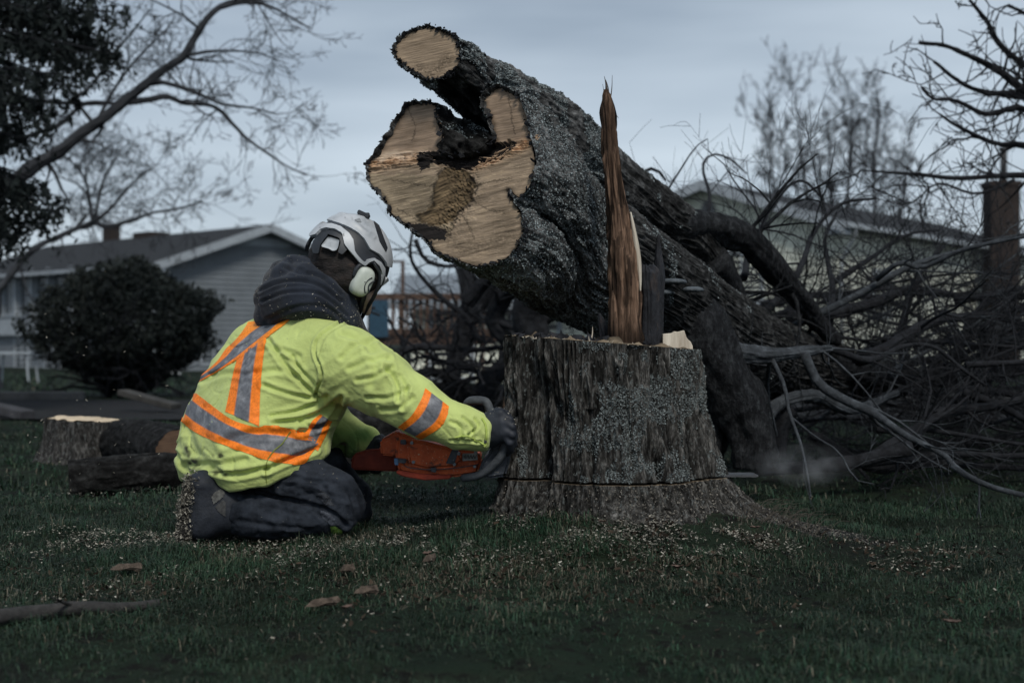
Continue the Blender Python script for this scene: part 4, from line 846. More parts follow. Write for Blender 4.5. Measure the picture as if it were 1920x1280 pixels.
# ---- reflective tape laid on the jacket by shooting from outside at the cloth
from mathutils.bvhtree import BVHTree
bvh = BVHTree.FromPolygons([tuple(v) for v in JV], [tuple(int(i) for i in f) for f in JQ])
m_tape = mk('reflective_tape', [(.3, (.75, .75, .75)), (.7, (1.25, 1.25, 1.25))], scale=120, detail=5, rough=.6, attr=True, spec=.35, bump=.2, bscale=200, bdist=.001)
ORG = np.array([.92, .215, .014]); GRY = np.array([.125, .13, .145]); ORG_LIT = np.array([.97, .42, .03])
def tape(name, top, bot, n=90, m=26, parent=jacket, zones=(.25, .75), lift=.0022, both=False, ylim=None):
    a = smooth_path(np.array(top, float), n); b = smooth_path(np.array(bot, float), n); G = np.full((n, m, 3), np.nan); ok = np.zeros((n, m), bool); o0 = Vector((0, 0, H))
    for i in range(n):
        for j in range(m):
            f = j / (m - 1); pq = a[i] * (1 - f) + b[i] * f; d = Vector(((pq[0] - 960) / FPX, 1, -(pq[1] - 640) / FPX)).normalized()
            h = bvh.ray_cast(o0 + d * (ylim or 0), d)
            if h[0] is not None: nn = h[1] if h[1].dot(d) < 0 else -h[1]; G[i, j] = h[0] + nn * lift; ok[i, j] = True
    idx = np.full((n, m), -1); idx[ok] = np.arange(ok.sum()); i, j = np.meshgrid(np.arange(n - 1), np.arange(m - 1), indexing='ij')
    F = np.stack([idx[i, j], idx[i + 1, j], idx[i + 1, j + 1], idx[i, j + 1]], -1).reshape(-1, 4); F = F[(F >= 0).all(1)]; Vv = G[ok]
    e = np.linalg.norm(Vv[F[:, 0]] - Vv[F[:, 2]], axis=1); F = F[e < .05]
    fj = np.tile(np.linspace(0, 1, m), (n, 1))[ok]; wv = fb(Vv * 70, 3, 650)[:, None]
    isg = ((fj > zones[0]) & (fj < zones[1]))[:, None]; org = ORG * (1 + .15 * wv) + (ORG_LIT - ORG) * sm(690, 560, pix(Vv)[:, 1])[:, None] * .5  # top light painted into the tape: orange turns yellower higher up
    dustg = np.clip(.1 + 1.3 * fb(Vv * 45, 4, 655), 0, 1)[:, None] * .16
    C = np.where(isg, GRY * (1 + .35 * wv) + dustg, org)
    return mesh_np(name, Vv, F, m_tape, parent, cols=C)
tape('waist_stripe', [(352, 724), (385, 750), (435, 786), (480, 800), (500, 797), (540, 802), (572, 812), (598, 826)], [(333, 783), (370, 812), (430, 838), (500, 862), (545, 870), (570, 868), (583, 852), (597, 834)], zones=(.24, .76))
tape('waist_stripe', [(600, 777), (585, 790), (575, 806), (568, 822)], [(622, 790), (612, 812), (604, 828), (596, 846)], n=40, zones=(.22, .72))
tape('back_stripe', [(447, 668), (438, 700), (430, 740), (423, 772)], [(500, 632), (492, 690), (488, 745), (486, 799)], zones=(.26, .72), n=70)
tape('shoulder_stripe', [(466, 604), (455, 622), (440, 640), (424, 655), (410, 675), (392, 692), (372, 707)], [(652, 590), (610, 580), (565, 586), (530, 612), (485, 645), (430, 684), (374, 716)], zones=(.22, .74), n=90)
tape('sleeve_stripe', [(797, 728), (790, 748), (772, 778), (746, 800)], [(841, 762), (838, 780), (826, 800), (790, 823)], zones=(.24, .74), n=50)
# seams and pocket flap
mb = MB()
def surf(px, py, lift=.003):
    d = Vector(((px - 960) / FPX, 1, -(py - 640) / FPX)).normalized(); h = bvh.ray_cast(Vector((0, 0, H)), d)
    if h[0] is None: return None
    nn = h[1] if h[1].dot(d) < 0 else -h[1]; return np.array(h[0] + nn * lift)
def line_on(mb, pts, rad, n=30, c=None):
    s = [surf(*p) for p in smooth_path(np.array(pts, float), n)]; s = [p for p in s if p is not None]
    if len(s) > 3:
        s = np.array(s); s[1:-1] = (s[:-2] + s[1:-1] + s[2:]) / 3; mb.tube(s, rad, 5, c=c)
line_on(mb, [(545, 808), (530, 830), (513, 845), (502, 860)], .0018)
line_on(mb, [(502, 862), (498, 880), (500, 905)], .0012)
mb.build('jacket_seam', flat('lime_piping', (.20, .24, .05), .9), jacket)
mb = MB(); line_on(mb, [(905, 784), (912, 800), (913, 820), (908, 836)], .0032); line_on(mb, [(854, 820), (870, 817), (890, 824), (910, 834)], .0022)
mb.build('cuff_strap', flat('lime_cuff', (.42, .52, .12), .9), jacket)
c = surf(912, 826, .004); MBq = MB(); MBq.box(c, (.004, .003, .006), bev=.001); MBq.build('cuff_snap', m_glove, jacket)
# ---- hood: rolled fleece round the neck, hanging down the back
def loop(pts, r, k=.012): return [(PP([a])[0], PP([b])[0], ra, rb, k) for (a, ra), (b, rb) in zip(zip(pts[:-1], r[:-1]), zip(pts[1:], r[1:]))]
hp = []
hp += loop([(505, 592, 4.50), (520, 575, 4.42), (560, 562, 4.36), (610, 575, 4.36), (650, 602, 4.40), (672, 632, 4.48), (676, 640, 4.56)], [.045, .052, .056, .050, .040, .028, .02], .02)
hp += loop([(500, 560, 4.54), (520, 552, 4.42), (560, 538, 4.37), (610, 548, 4.37), (648, 575, 4.41), (668, 610, 4.48)], [.042, .048, .046, .042, .034, .022], .015)
hp += loop([(512, 530, 4.56), (535, 520, 4.44), (575, 518, 4.39), (615, 532, 4.39), (645, 560, 4.43), (660, 592, 4.48)], [.034, .040, .038, .034, .028, .020], .013)
hp += loop([(528, 508, 4.58), (550, 500, 4.47), (590, 505, 4.42), (625, 525, 4.42), (648, 556, 4.45)], [.030, .032, .028, .026, .02], .013)
hp += loop([(548, 492, 4.60), (570, 497, 4.50), (600, 508, 4.46), (630, 528, 4.46)], [.028, .026, .022, .02], .013)
hp += loop([(505, 592, 4.50), (540, 600, 4.66), (620, 590, 4.68), (672, 628, 4.56)], [.045, .05, .045, .02], .03) + loop([(528, 520, 4.58), (560, 530, 4.68), (630, 545, 4.62)], [.035, .045, .03], .03)
hp += [(P(560, 570, 4.5), P(620, 580, 4.5), .07, .06, .02)]
V, Q = blob(hp, .0052); V = relax(V, Q, 2); Nn = vnorm(V, Q)
V = V + Nn * (.006 * vn(V * [9, 9, 14], 664) + .0030 * vn((V @ nrm(np.array([[1, 0, -.4], [0, 1, 0], [.4, 0, 1]])).T) * [9, 12, 34], 660) + .0012 * vn(V * 40, 661))[:, None]
V = fold(V, Nn, [([(492, 565), (540, 548), (600, 552), (650, 592)], 3, .006), ([(487, 545), (530, 528), (590, 532), (640, 566)], 3, .006), ([(500, 600), (560, 575), (620, 580), (660, 620)], 4, .004), ([(530, 500), (560, 512), (600, 518), (640, 552)], 3, .005), ([(545, 488), (552, 502), (570, 508)], 3, .004)])
hood = mesh_np('hood', V, Q, m_hood, worker); hV, hQ = V, Q
r = np.random.default_rng(21); Nn = vnorm(V, Q); qq = pix(V); ok = (Nn[:, 1] < -.1) & (r.random(len(V)) < .085 * (.3 + 2.5 * sm(530, 620, qq[:, 1]) * sm(480, 660, qq[:, 0])))
Vc, Fc, cc = chips_np(V[ok] + Nn[ok] * .002, .0016, 22, tilt=1.2); tag(mesh_np('sawdust', Vc, Fc, m_chip, hood, smooth=False, cols=np.clip(cc * 1.7, 0, .8)), kind='stuff')
# ---- trousers
tp_ = chain([(475, 872, 4.42, .105), (560, 900, 4.33, .088), (628, 932, 4.285, .074), (640, 950, 4.28, .070)], .02) + chain([(640, 966, 4.270, .052), (560, 974, 4.265, .060), (480, 968, 4.285, .066), (442, 962, 4.31, .060)], .006)
tp_ += chain([(480, 880, 4.60, .12), (600, 890, 4.62, .095), (650, 938, 4.63, .076), (655, 955, 4.63, .072)], .03) + chain([(640, 962, 4.63, .062), (540, 970, 4.64, .066), (400, 960, 4.66, .062)], .012)
tp_ += [wide(465, 858, 4.50, .09, .12)]
V, Q = blob(tp_, .0065); V = relax(V, Q, 2); Nn = vnorm(V, Q)
V = V + Nn * (.0055 * vn((V @ nrm(np.array([[1, 0, .5], [0, 1, 0], [-.5, 0, 1]])).T) * [9, 12, 32], 670) + .0045 * (1 - 2 * np.abs(vn(V * [8, 10, 26] + .6 * vn(V * 9, 673)[:, None], 672))) + .0015 * vn(V * 35, 671))[:, None]
z1 = vn((V @ nrm(np.array([[1, 0, .6], [0, 1, 0], [-.6, 0, 1]])).T) * [5, 7, 20] + .9 * vn(V * 7, 674)[:, None], 675); V = V - Nn * (.0065 * np.exp(-(z1 / .09) ** 2) * sm(-.3, .3, vn(V * 7, 676)))[:, None]
V = fold(V, Nn, [([(470, 915), (510, 930), (570, 942), (620, 958), (650, 985)], 4, .010), ([(520, 905), (560, 915), (600, 935)], 4, .004), ([(560, 880), (600, 905), (625, 945)], 4, .004), ([(620, 895), (640, 925), (655, 975)], 4, .004), ([(530, 945), (535, 975), (530, 1000)], 5, .004), ([(590, 955), (610, 975), (620, 1000)], 4, .004), ([(500, 900), (560, 895), (610, 915)], 4, .006), ([(540, 912), (575, 902), (625, 905)], 3.5, .006), ([(560, 928), (600, 922), (640, 935)], 3, .005), ([(440, 940), (500, 948), (560, 965)], 3.5, .005), ([(450, 975), (510, 985), (580, 992)], 4, .005), ([(640, 905), (662, 940), (668, 975)], 3.5, .006), ([(480, 925), (478, 960), (484, 1000)], 3.5, .004)])
trousers = mesh_np('trousers', V, Q, m_trouser, worker); tbvh = BVHTree.FromPolygons([tuple(v) for v in V], [tuple(int(i) for i in f) for f in Q])
def patch(name, poly, bv, mat, parent, step=1.5, lift=.002, colf=None):
    a = np.array(poly, float); x0, y0 = a.min(0); x1, y1 = a.max(0); xs = np.arange(x0, x1 + step, step); ys = np.arange(y0, y1 + step, step); idx = {}; Vv = []; F = []
    for i, x in enumerate(xs):
        for j, y in enumerate(ys):
            if not inpoly(np.array([[x, y]]), a)[0]: continue
            d = Vector(((x - 960) / FPX, 1, -(y - 640) / FPX)).normalized(); h = bv.ray_cast(Vector((0, 0, H)), d)
            if h[0] is None: continue
            nn = h[1] if h[1].dot(d) < 0 else -h[1]; idx[(i, j)] = len(Vv); Vv.append(np.array(h[0] + nn * lift))
    for (i, j) in idx:
        k = [(i, j), (i + 1, j), (i + 1, j + 1), (i, j + 1)]
        if all(t in idx for t in k):
            f = [idx[t] for t in k]
            if np.linalg.norm(Vv[f[0]] - Vv[f[2]]) < .04: F.append(f)
    if not F: return None
    Vv = np.array(Vv); return mesh_np(name, Vv, np.array(F), mat, parent, cols=colf(Vv) if colf else None)
patch('knee_patch', [(618, 985), (628, 984), (642, 992), (646, 1003), (640, 1006), (622, 1000)], tbvh, flat('green_knee_fabric', (.11, .19, .035), .8), trousers)
patch('knee_patch', [(662, 985), (672, 986), (681, 995), (683, 1003), (664, 1004), (658, 994)], tbvh, flat('green_knee_fabric', (.11, .19, .035), .8), trousers)
patch('calf_vent', [(592, 930), (602, 916), (618, 930), (630, 950), (610, 946)], tbvh, mk('vent_mesh', [(.4, (.004, .004, .005)), (.6, (.03, .035, .045))], scale=260, rough=.7), trousers)
patch('knee_panel', [(600, 955), (618, 962), (640, 985), (620, 984), (604, 972)], tbvh, flat('grey_knee_panel', (.05, .056, .07), .8, .4, 200), trousers)
r = np.random.default_rng(23); Nn = vnorm(V, Q); ok = (Nn[:, 1] < .1) & (Nn[:, 2] > -.2) & (r.random(len(V)) < .012)
Vc, Fc, cc = chips_np(V[ok] + Nn[ok] * .003, .0016, 24, tilt=1.2); tag(mesh_np('sawdust', Vc, Fc, m_chip, trousers, smooth=False, cols=cc), kind='stuff')
# ---- boots: toes on the ground, heels up
m_boot = mk('dark_work_boot', [(.3, (.007, .009, .013)), (.7, (.024, .028, .038))], scale=30, rough=.65, bump=.5, bscale=120, bdist=.004)
for dy, nmk in ((0, 1), (.33, 0)):
    b_ = [(P(378, 912, 4.28) + [0, dy, 0], P(374, 985, 4.28) + [0, dy, 0], .046, .046, .03), (P(374, 985, 4.32) + [0, dy, 0], P(366, 1000, 4.32) + [0, dy, 0], .044, .030, .03), (P(388, 915, 4.30) + [0, dy, 0], P(428, 945, 4.30) + [0, dy, 0], .045, .056, .03), (P(392, 972, 4.30) + [0, dy, 0], P(430, 970, 4.30) + [0, dy, 0], .055, .052, .03)]
    V, Q = blob(b_, .005); V = relax(V, Q, 2); Nn = vnorm(V, Q); V = V + Nn * (.0025 * vn(V * 30, 681))[:, None]
    boot = mesh_np('boot', V, Q, m_boot, worker)
    # lugged sole along the left face
    mb = MB(); e = smooth_path(PP([(352, 896, 4.28), (346, 930, 4.28), (341, 965, 4.28), (337, 995, 4.28), (333, 1012, 4.28)]), 14) + np.array([.016, dy, 0])
    wv = [.030, .036, .038, .036, .034, .034, .036, .040, .043, .045, .046, .044, .040, .030]
    for i in range(13):
        c0 = (e[i] + e[i + 1]) / 2; d = nrm(e[i + 1] - e[i]); ax = np.stack([nrm(np.cross([0, 1, 0], d)), np.array([0, 1.0, 0]), d]); mb.box(c0, (.012, wv[i], .0135), ax, bev=.004); 
        if i % 2: mb.box(c0 + ax[0] * -.014 * np.sign(ax[0][0]), (.006, wv[i] * .92, .008), ax, bev=.002)
    mb.build('sole', flat('rubber_sole', (.016, .015, .014), .9, .3, 60, bump=.5), boot)
    if nmk:
        r = np.random.default_rng(31); n_ = 4200; t = r.random(n_); k = np.clip((t * 13).astype(int), 0, 12); c0 = e[k] + (e[k + 1] - e[k]) * r.random(n_)[:, None]
        off = np.stack([-.022 + .048 * r.random(n_) ** 1.3, -.05 + .07 * r.random(n_), .01 * r.normal(size=n_)], -1); off[:, 0] += .01 * vn(c0 * 40, 5)
        Vc, Fc, cc = chips_np(c0 + off, .0036, 32, tilt=1.5); tag(mesh_np('sawdust', Vc, Fc, m_chip, boot, smooth=False, cols=cc * .9), kind='stuff')
        q_ = [surf_ for surf_ in ()]
        bb = BVHTree.FromPolygons([tuple(v) for v in V], [tuple(int(i) for i in f) for f in Q])
        patch('boot_tab', [(395, 930), (402, 922), (414, 916), (422, 922), (420, 932), (400, 947)], bb, flat('grey_boot_tab', (.08, .08, .075), .8, .4, 90), boot, lift=.004)
        patch('boot_tab', [(402, 950), (418, 936), (424, 940), (424, 970), (412, 962)], bb, flat('dark_boot_panel', (.045, .045, .045), .8, .3, 90), boot, lift=.003)
# ---- head cover: dark hair and neck tube seen under the helmet
hc = chain([(636, 484, 4.45, .096), (662, 508, 4.46, .092)], .02) + chain([(650, 515, 4.44, .085), (648, 556, 4.47, .058), (638, 600, 4.5, .055)], .03)
V, Q = blob(hc, .0052); V = relax(V, Q, 1); Nn = vnorm(V, Q); V = V + Nn * (.004 * vn(V * [22, 22, 50], 690) + .002 * vn(V * 70, 691))[:, None]
mesh_np('hair', V, Q, m_hair, worker)
# ---- HELMET
helmet = empty('helmet'); helmet.parent = worker
FH = nrm(np.array([.80, .40, -.42])); UH = np.array([.36, .02, .93]); UH = nrm(UH - FH * (UH @ FH)); SH = np.cross(FH, UH)
HC = P(650, 492, 4.46); EA = np.array([.136, .118, .146])     # forward, side, up half axes
if SH[1] > 0: SH = -SH
hs = 420; TH2 = np.linspace(0, 2 * math.pi, hs, endpoint=False); PH = np.linspace(.02, math.pi * .80, 260)
def hel(th, ph, off=0.0):
    a = np.cos(th) * np.sin(ph); b = np.sin(th) * np.sin(ph); c = np.cos(ph)
    return HC + (EA[0] + off) * a[..., None] * FH + (EA[1] + off) * b[..., None] * SH + (EA[2] + off) * c[..., None] * UH
T_, P_ = np.meshgrid(TH2, PH, indexing='xy'); B0 = hel(T_, P_); Nh = nrm((B0 - HC) @ np.stack([FH, SH, UH]).T / EA ** 2 @ np.stack([FH, SH, UH]))
# everything is traced on the near side and mirrored across the head's own centre plane
Bm = B0.copy(); sd_ = (B0 - HC) @ SH; mir = sd_ < 0; Bm[mir] = B0[mir] - 2 * sd_[mir][:, None] * SH
HQ = pix(Bm)
SHELL = [(560, 330), (760, 330), (760, 505), (723, 500), (720, 491), (711, 479), (700, 472), (692, 468), (681, 449), (670, 438), (655, 429), (638, 422), (621, 417), (608, 416), (596, 420), (582, 436), (566, 452)]
TRIM = [(563, 456), (578, 442), (593, 428), (610, 423), (625, 423), (640, 428), (655, 440), (662, 451), (665, 472), (672, 482), (681, 491), (689, 485), (698, 483), (710, 490), (718, 502), (717, 519), (714, 526), (722, 517), (724, 524), (712, 534), (708, 530), (712, 512), (708, 499), (698, 489), (690, 492), (682, 499), (672, 492), (662, 480), (650, 466), (645, 459), (641, 440), (629, 433), (614, 431), (604, 434), (595, 443), (582, 447), (568, 462)]
BAND = [(560, 330), (760, 330), (760, 520), (724, 524), (716, 502), (709, 492), (698, 486), (689, 488), (681, 496), (671, 488), (660, 474), (645, 459), (641, 440), (629, 432), (614, 431), (604, 434), (595, 443), (582, 447), (560, 462)]
def part_shell(name, poly, off, thick, mat, extra=None, colf=None):
    m_ = inpoly(HQ, poly)
    if extra is not None: m_ &= extra
    n, m = m_.shape; Gm = hel(T_, P_, off) if np.isscalar(off) else B0 + Nh * off[..., None]
    i, j = np.meshgrid(np.arange(n - 1), np.arange(m), indexing='ij'); j2 = (j + 1) % m
    fq = m_[i, j] & m_[i + 1, j] & m_[i + 1, j2] & m_[i, j2]
    a = i[fq] * m + j[fq]; b = i[fq] * m + j2[fq]; F = np.stack([a, b, b + m, a + m], -1)
    if not len(F): return None
    use = np.unique(F); re = np.full(n * m, -1); re[use] = np.arange(len(use)); F = re[F]; Vv = Gm.reshape(-1, 3)[use]; Vi = Vv - Nh.reshape(-1, 3)[use] * thick
    E = np.vstack([F[:, [0, 1]], F[:, [1, 2]], F[:, [2, 3]], F[:, [3, 0]]]); key = {}
    for x_, y_ in E: key[(x_, y_)] = 1
    bd = [(x_, y_) for (x_, y_) in key if (y_, x_) not in key]; k = len(Vv)
    # smooth the traced border
    nb = {}
    for x_, y_ in bd: nb.setdefault(x_, []).append(y_); nb.setdefault(y_, []).append(x_)
    for _ in range(4):
        new = {x_: (Vv[x_] * .4 + .6 * np.mean([Vv[y_] for y_ in ys_], axis=0)) for x_, ys_ in nb.items() if len(ys_) == 2}
        for x_, v_ in new.items(): Vi[x_] += v_ - Vv[x_]; Vv[x_] = v_
    S = np.array([(y_, x_, x_ + k, y_ + k) for x_, y_ in bd]); F2 = F[:, ::-1] + k
    o = mesh_np(name, np.vstack([Vv, Vi]), [F, F2, S], mat, helmet, smooth=True)
    o.data.set_sharp_from_angle(angle=R(50)) if hasattr(o.data, 'set_sharp_from_angle') else None
    return o
m_white = mk('scuffed_white_plastic', [(.3, (.30, .32, .34)), (.5, (.43, .45, .475)), (.7, (.52, .54, .57))], scale=14, detail=8, rough=.42, spec=.5, bump=.12, bscale=60, bdist=.002, spots=[(30, .62, .68, (.16, .17, .18), (1, 1, 1))])
m_blk = mk('black_plastic', [(.3, (.012, .014, .018)), (.7, (.028, .032, .040))], scale=30, rough=.5, spec=.5)
m_grv = flat('grey_vent', (.2, .21, .22), .5)
ridge = .004 * np.exp(-(dpoly(HQ, np.array([(640, 405), (670, 425), (698, 447)], float)) / 4) ** 2) + .004 * np.exp(-(dpoly(HQ, np.array([(600, 415), (640, 408), (680, 412)], float)) / 4) ** 2) - .003 * np.exp(-(dpoly(HQ, np.array([(662, 416), (676, 424), (688, 436)], float)) / 3) ** 2)
part_shell('helmet_shell', SHELL, .008 + ridge, .010, m_white)
part_shell('helmet_band', BAND, .0, .006, m_blk)
part_shell('helmet_trim', TRIM, .011 + 0 * ridge, .012, m_white)
for mside in (~mir, mir):
    part_shell('helmet_vent', [(697, 418), (703, 416), (722, 466), (719, 474), (708, 455)], .0105 + 0 * ridge, .006, m_blk, extra=mside)
    part_shell('helmet_vent', [(663, 416), (673, 415), (677, 421), (668, 420)], .0105 + ridge, .004, m_grv, extra=mside)
mb = MB(); ctr = P(682, 402, 4.44); e_ = nrm(np.array([.9, .1, -.42])); mb.box(ctr, (.020, .014, .007), np.stack([e_, np.array([0, 1.0, 0]), np.cross(e_, [0, 1.0, 0])]), bev=.003); mb.box(ctr + e_ * .012 + [0, 0, .004], (.007, .010, .006), bev=.002); mb.build('helmet_clip', m_blk, helmet)
# rear cradle: dark arch with a pale tab
def on_head(px, py, off=.012):
    d = nrm(np.array([(px - 960) / FPX, 1, -(py - 640) / FPX])); A = np.stack([FH, SH, UH]); o_ = (A @ (np.array([0, 0, H]) - HC)) / (EA + off); dd = (A @ d) / (EA + off)
    a, b, c = dd @ dd, 2 * o_ @ dd, o_ @ o_ - 1; D = b * b - 4 * a * c
    t = (-b - math.sqrt(D)) / (2 * a) if D > 0 else -b / (2 * a); return np.array([0, 0, H]) + d * t
part_shell('rear_cradle', [(604, 432), (629, 430), (642, 438), (647, 459), (652, 468), (642, 478), (633, 473), (638, 455), (636, 447), (616, 440), (602, 459), (598, 476), (588, 476), (584, 462), (592, 446)], .003 + 0 * ridge, .006, m_blk)
tabp = smooth_path(np.array([(616, 443), (634, 449), (636, 452), (632, 467), (624, 470), (616, 466), (603, 462), (604, 458), (616, 443)], float), 24)[:-1]
ins = np.array([on_head(*p, .008) for p in tabp]); cen = ins.mean(0) - [0, .003, 0]; back = ins + [0, .006, 0]; n_ = len(ins); Vt = np.vstack([ins, ins * .5 + cen * .5, cen, back]); F3 = [(n_ + j, n_ + (j + 1) % n_, 2 * n_) for j in range(n_)]
F4 = [(j, (j + 1) % n_, n_ + (j + 1) % n_, n_ + j) for j in range(n_)] + [(j, (j + 1) % n_, 2 * n_ + 1 + (j + 1) % n_, 2 * n_ + 1 + j) for j in range(n_)]
mesh_np('rear_tab', Vt, [np.array(F4), np.array(F3)], m_white, helmet)
# ear muffs, both sides
m_muff = mk('grubby_ivory_plastic', [(.3, (.42, .46, .40)), (.7, (.62, .65, .60))], scale=20, rough=.5, spec=.4)
for sgn in (1, -1):
    c0 = P(681, 528, 4.36); c0 = c0 if sgn > 0 else c0 - 2 * ((c0 - HC) @ SH) * SH
    zax = SH * sgn; yax = nrm(np.array([.42, 0, .90]) - zax * (np.array([.42, 0, .90]) @ zax)); xax = np.cross(yax, zax)
    mb = MB(); th = np.linspace(0, 2 * math.pi, 48, endpoint=False); rings = []
    for f, z in ((1.02, -.035), (1.06, -.012), (1.0, .0), (.96, .006), (.86, .012), (.6, .016), (.05, .018)):
        sq = (np.abs(np.cos(th)) ** 3 + np.abs(np.sin(th)) ** 3) ** (-1 / 3); rings.append(c0 + xax * (.030 * f * sq * np.cos(th))[:, None] + yax * (.045 * f * sq * np.sin(th))[:, None] + zax * z)
    mb.add(np.vstack(rings), grid_faces(7, 48)); muff = mb.build('ear_muff', m_muff, helmet, smooth=True)
    mb = MB()
    for off, ln in ((.004, .026), (.016, .020), (-.008, .0)):
        if ln: mb.tube([c0 + xax * (off + .012 * s * s * sgn) * (1) + yax * (s * ln - .004) + zax * .0165 for s in np.linspace(-1, 1, 9)], .0022, 6)
    mb.build('muff_slot', m_blk, muff)
    mb = MB(); mb.add(np.vstack([c0 + xax * (.033 * f * np.cos(th))[:, None] + yax * (.048 * f * np.sin(th))[:, None] + zax * z for f, z in ((.9, -.06), (1.12, -.045), (1.12, -.03), (.9, -.02))]), grid_faces(4, 48)); mb.build('muff_cushion', m_blk, muff, smooth=True)
mb = MB(); mb.tube(smooth_path(PP([(700, 492, 4.36), (712, 515, 4.37), (706, 545, 4.39), (690, 575, 4.44), (676, 600, 4.50)]), 20), .010, 8, flat=.35); mb.tube(smooth_path(PP([(684, 552, 4.39), (678, 572, 4.42), (673, 590, 4.48)]), 12), .008, 8, flat=.35)
mb.tube(smooth_path(PP([(722, 515, 4.42), (715, 535, 4.43), (695, 562, 4.46), (680, 590, 4.52)]), 16), .009, 8, flat=.4); mb.build('chin_strap', m_blk, helmet, smooth=True)
mb = MB(); hold = [(655, 492), (668, 505), (690, 495), (712, 500)]; mb.tube(smooth_path(np.array([on_head(*p, .002) for p in ((664, 520), (668, 505), (680, 494), (700, 492), (712, 505))]), 16), .007, 8); mb.build('muff_arm', m_blk, helmet, smooth=True)
# ---- gloves: palm and five separate fingers closed on the handles
def glove(palm, fingers, thumb, cuff):
    pr = [(PP([a])[0], PP([b])[0], ra, rb, .012) for a, b, ra, rb in palm]
    for f in fingers: pr += [(PP([f[i]])[0], PP([f[i + 1]])[0], .0125 - .0012 * i, .0115 - .0012 * i, .0025 if i else .006) for i in range(len(f) - 1)]
    pr += [(PP([thumb[i]])[0], PP([thumb[i + 1]])[0], .0145 - .001 * i, .0135 - .001 * i, .004) for i in range(len(thumb) - 1)]
    pr += [(PP([cuff[0]])[0], PP([cuff[1]])[0], .037, .036, .012)]
    V, Q = blob(pr, .0028); V = relax(V, Q, 1); Nn = vnorm(V, Q); V = V + Nn * (.0012 * vn(V * 60, 700))[:, None]; return mesh_np('glove', V, Q, m_glove, worker), V, Nn
g1, gV, gN = glove([((918, 790, 4.235), (938, 778, 4.22), .030, .022), ((918, 806, 4.235), (942, 794, 4.215), .032, .022), ((920, 822, 4.24), (944, 812, 4.215), .028, .021)],
      [[(938, 776, 4.215), (956, 786, 4.21), (962, 802, 4.235), (954, 812, 4.262)], [(942, 788, 4.21), (960, 800, 4.205), (965, 818, 4.232), (956, 828, 4.26)], [(944, 802, 4.208), (960, 816, 4.205), (964, 832, 4.232), (954, 840, 4.26)], [(944, 816, 4.212), (956, 830, 4.21), (958, 844, 4.235), (950, 850, 4.26)]],
      [(922, 786, 4.25), (932, 772, 4.27), (948, 776, 4.285), (958, 790, 4.285)], [(898, 808, 4.24), (920, 808, 4.24)])
r = np.random.default_rng(41); ok = (gN[:, 2] > .2) & (r.random(len(gV)) < .03); Vc, Fc, cc = chips_np(gV[ok] + gN[ok] * .002, .0018, 42, tilt=1.2); tag(mesh_np('sawdust', Vc, Fc, m_chip, g1, smooth=False, cols=cc * 1.3), kind='stuff')
glove([((690, 832, 4.59), (712, 836, 4.56), .030, .024), ((696, 848, 4.58), (714, 850, 4.55), .028, .022), ((690, 862, 4.57), (706, 864, 4.55), .022, .02)],
      [[(710, 828, 4.545), (724, 836, 4.52), (728, 850, 4.51), (718, 860, 4.52)], [(712, 840, 4.54), (724, 850, 4.515), (724, 862, 4.51), (714, 870, 4.52)], [(708, 852, 4.54), (718, 862, 4.515), (716, 872, 4.515), (708, 878, 4.52)], [(700, 862, 4.54), (708, 872, 4.52), (704, 880, 4.52), (698, 882, 4.53)]],
      [(700, 826, 4.57), (714, 822, 4.56), (730, 832, 4.55), (738, 842, 4.54)], [(676, 828, 4.61), (694, 838, 4.59)])
r = np.random.default_rng(51); jn = vnorm(JV, JQ); jq = pix(JV); ok = (jn[:, 1] < .1) & (r.random(len(JV)) < .0022 + .010 * ((jq[:, 0] > 600) & (jq[:, 1] > 780) & (JV[:, 1] > 4.5)) + .004 * (jq[:, 0] > 860))
Vc, Fc, cc = chips_np(JV[ok] + jn[ok] * .002, .0013, 52, tilt=1.2); tag(mesh_np('sawdust', Vc, Fc, m_chip, jacket, smooth=False, cols=cc), kind='stuff')
settle(worker, (float(P(480, 900, 4.45)[0]), 4.45, 0.0))

# ---------------------------------------------------------------- CHAINSAW
saw = empty('chainsaw'); tag(saw, 'orange chainsaw with black guard held flat, its bar buried in the stump', 'chainsaw')
m_orange = mk('dusty_orange_plastic', [(.3, (.30, .050, .012)), (.5, (.44, .075, .018)), (.7, (.52, .11, .03))], scale=22, detail=8, rough=.6, bump=.25, bscale=120, bdist=.002, spots=[(160, .60, .68, (.42, .30, .20), (1, 1, 1)), (18, .54, .66, (.07, .025, .015), (1, 1, 2))], spec=.3)
m_red = mk('dark_red_plastic', [(.3, (.10, .012, .006)), (.7, (.26, .035, .014))], scale=20, rough=.6, bump=.2, spec=.3)  # dark red plastic of the rear handle, its guard and the lower rim
m_dkpl = mk('black_saw_plastic', [(.3, (.014, .017, .023)), (.7, (.038, .044, .056))], scale=30, detail=7, rough=.5, bump=.2, spec=.4, spots=[(90, .62, .7, (.16, .15, .13), (1, 1, 1))])
m_steel = flat('worn_steel', (.16, .17, .18), .45, .2, 40, metal=.8)
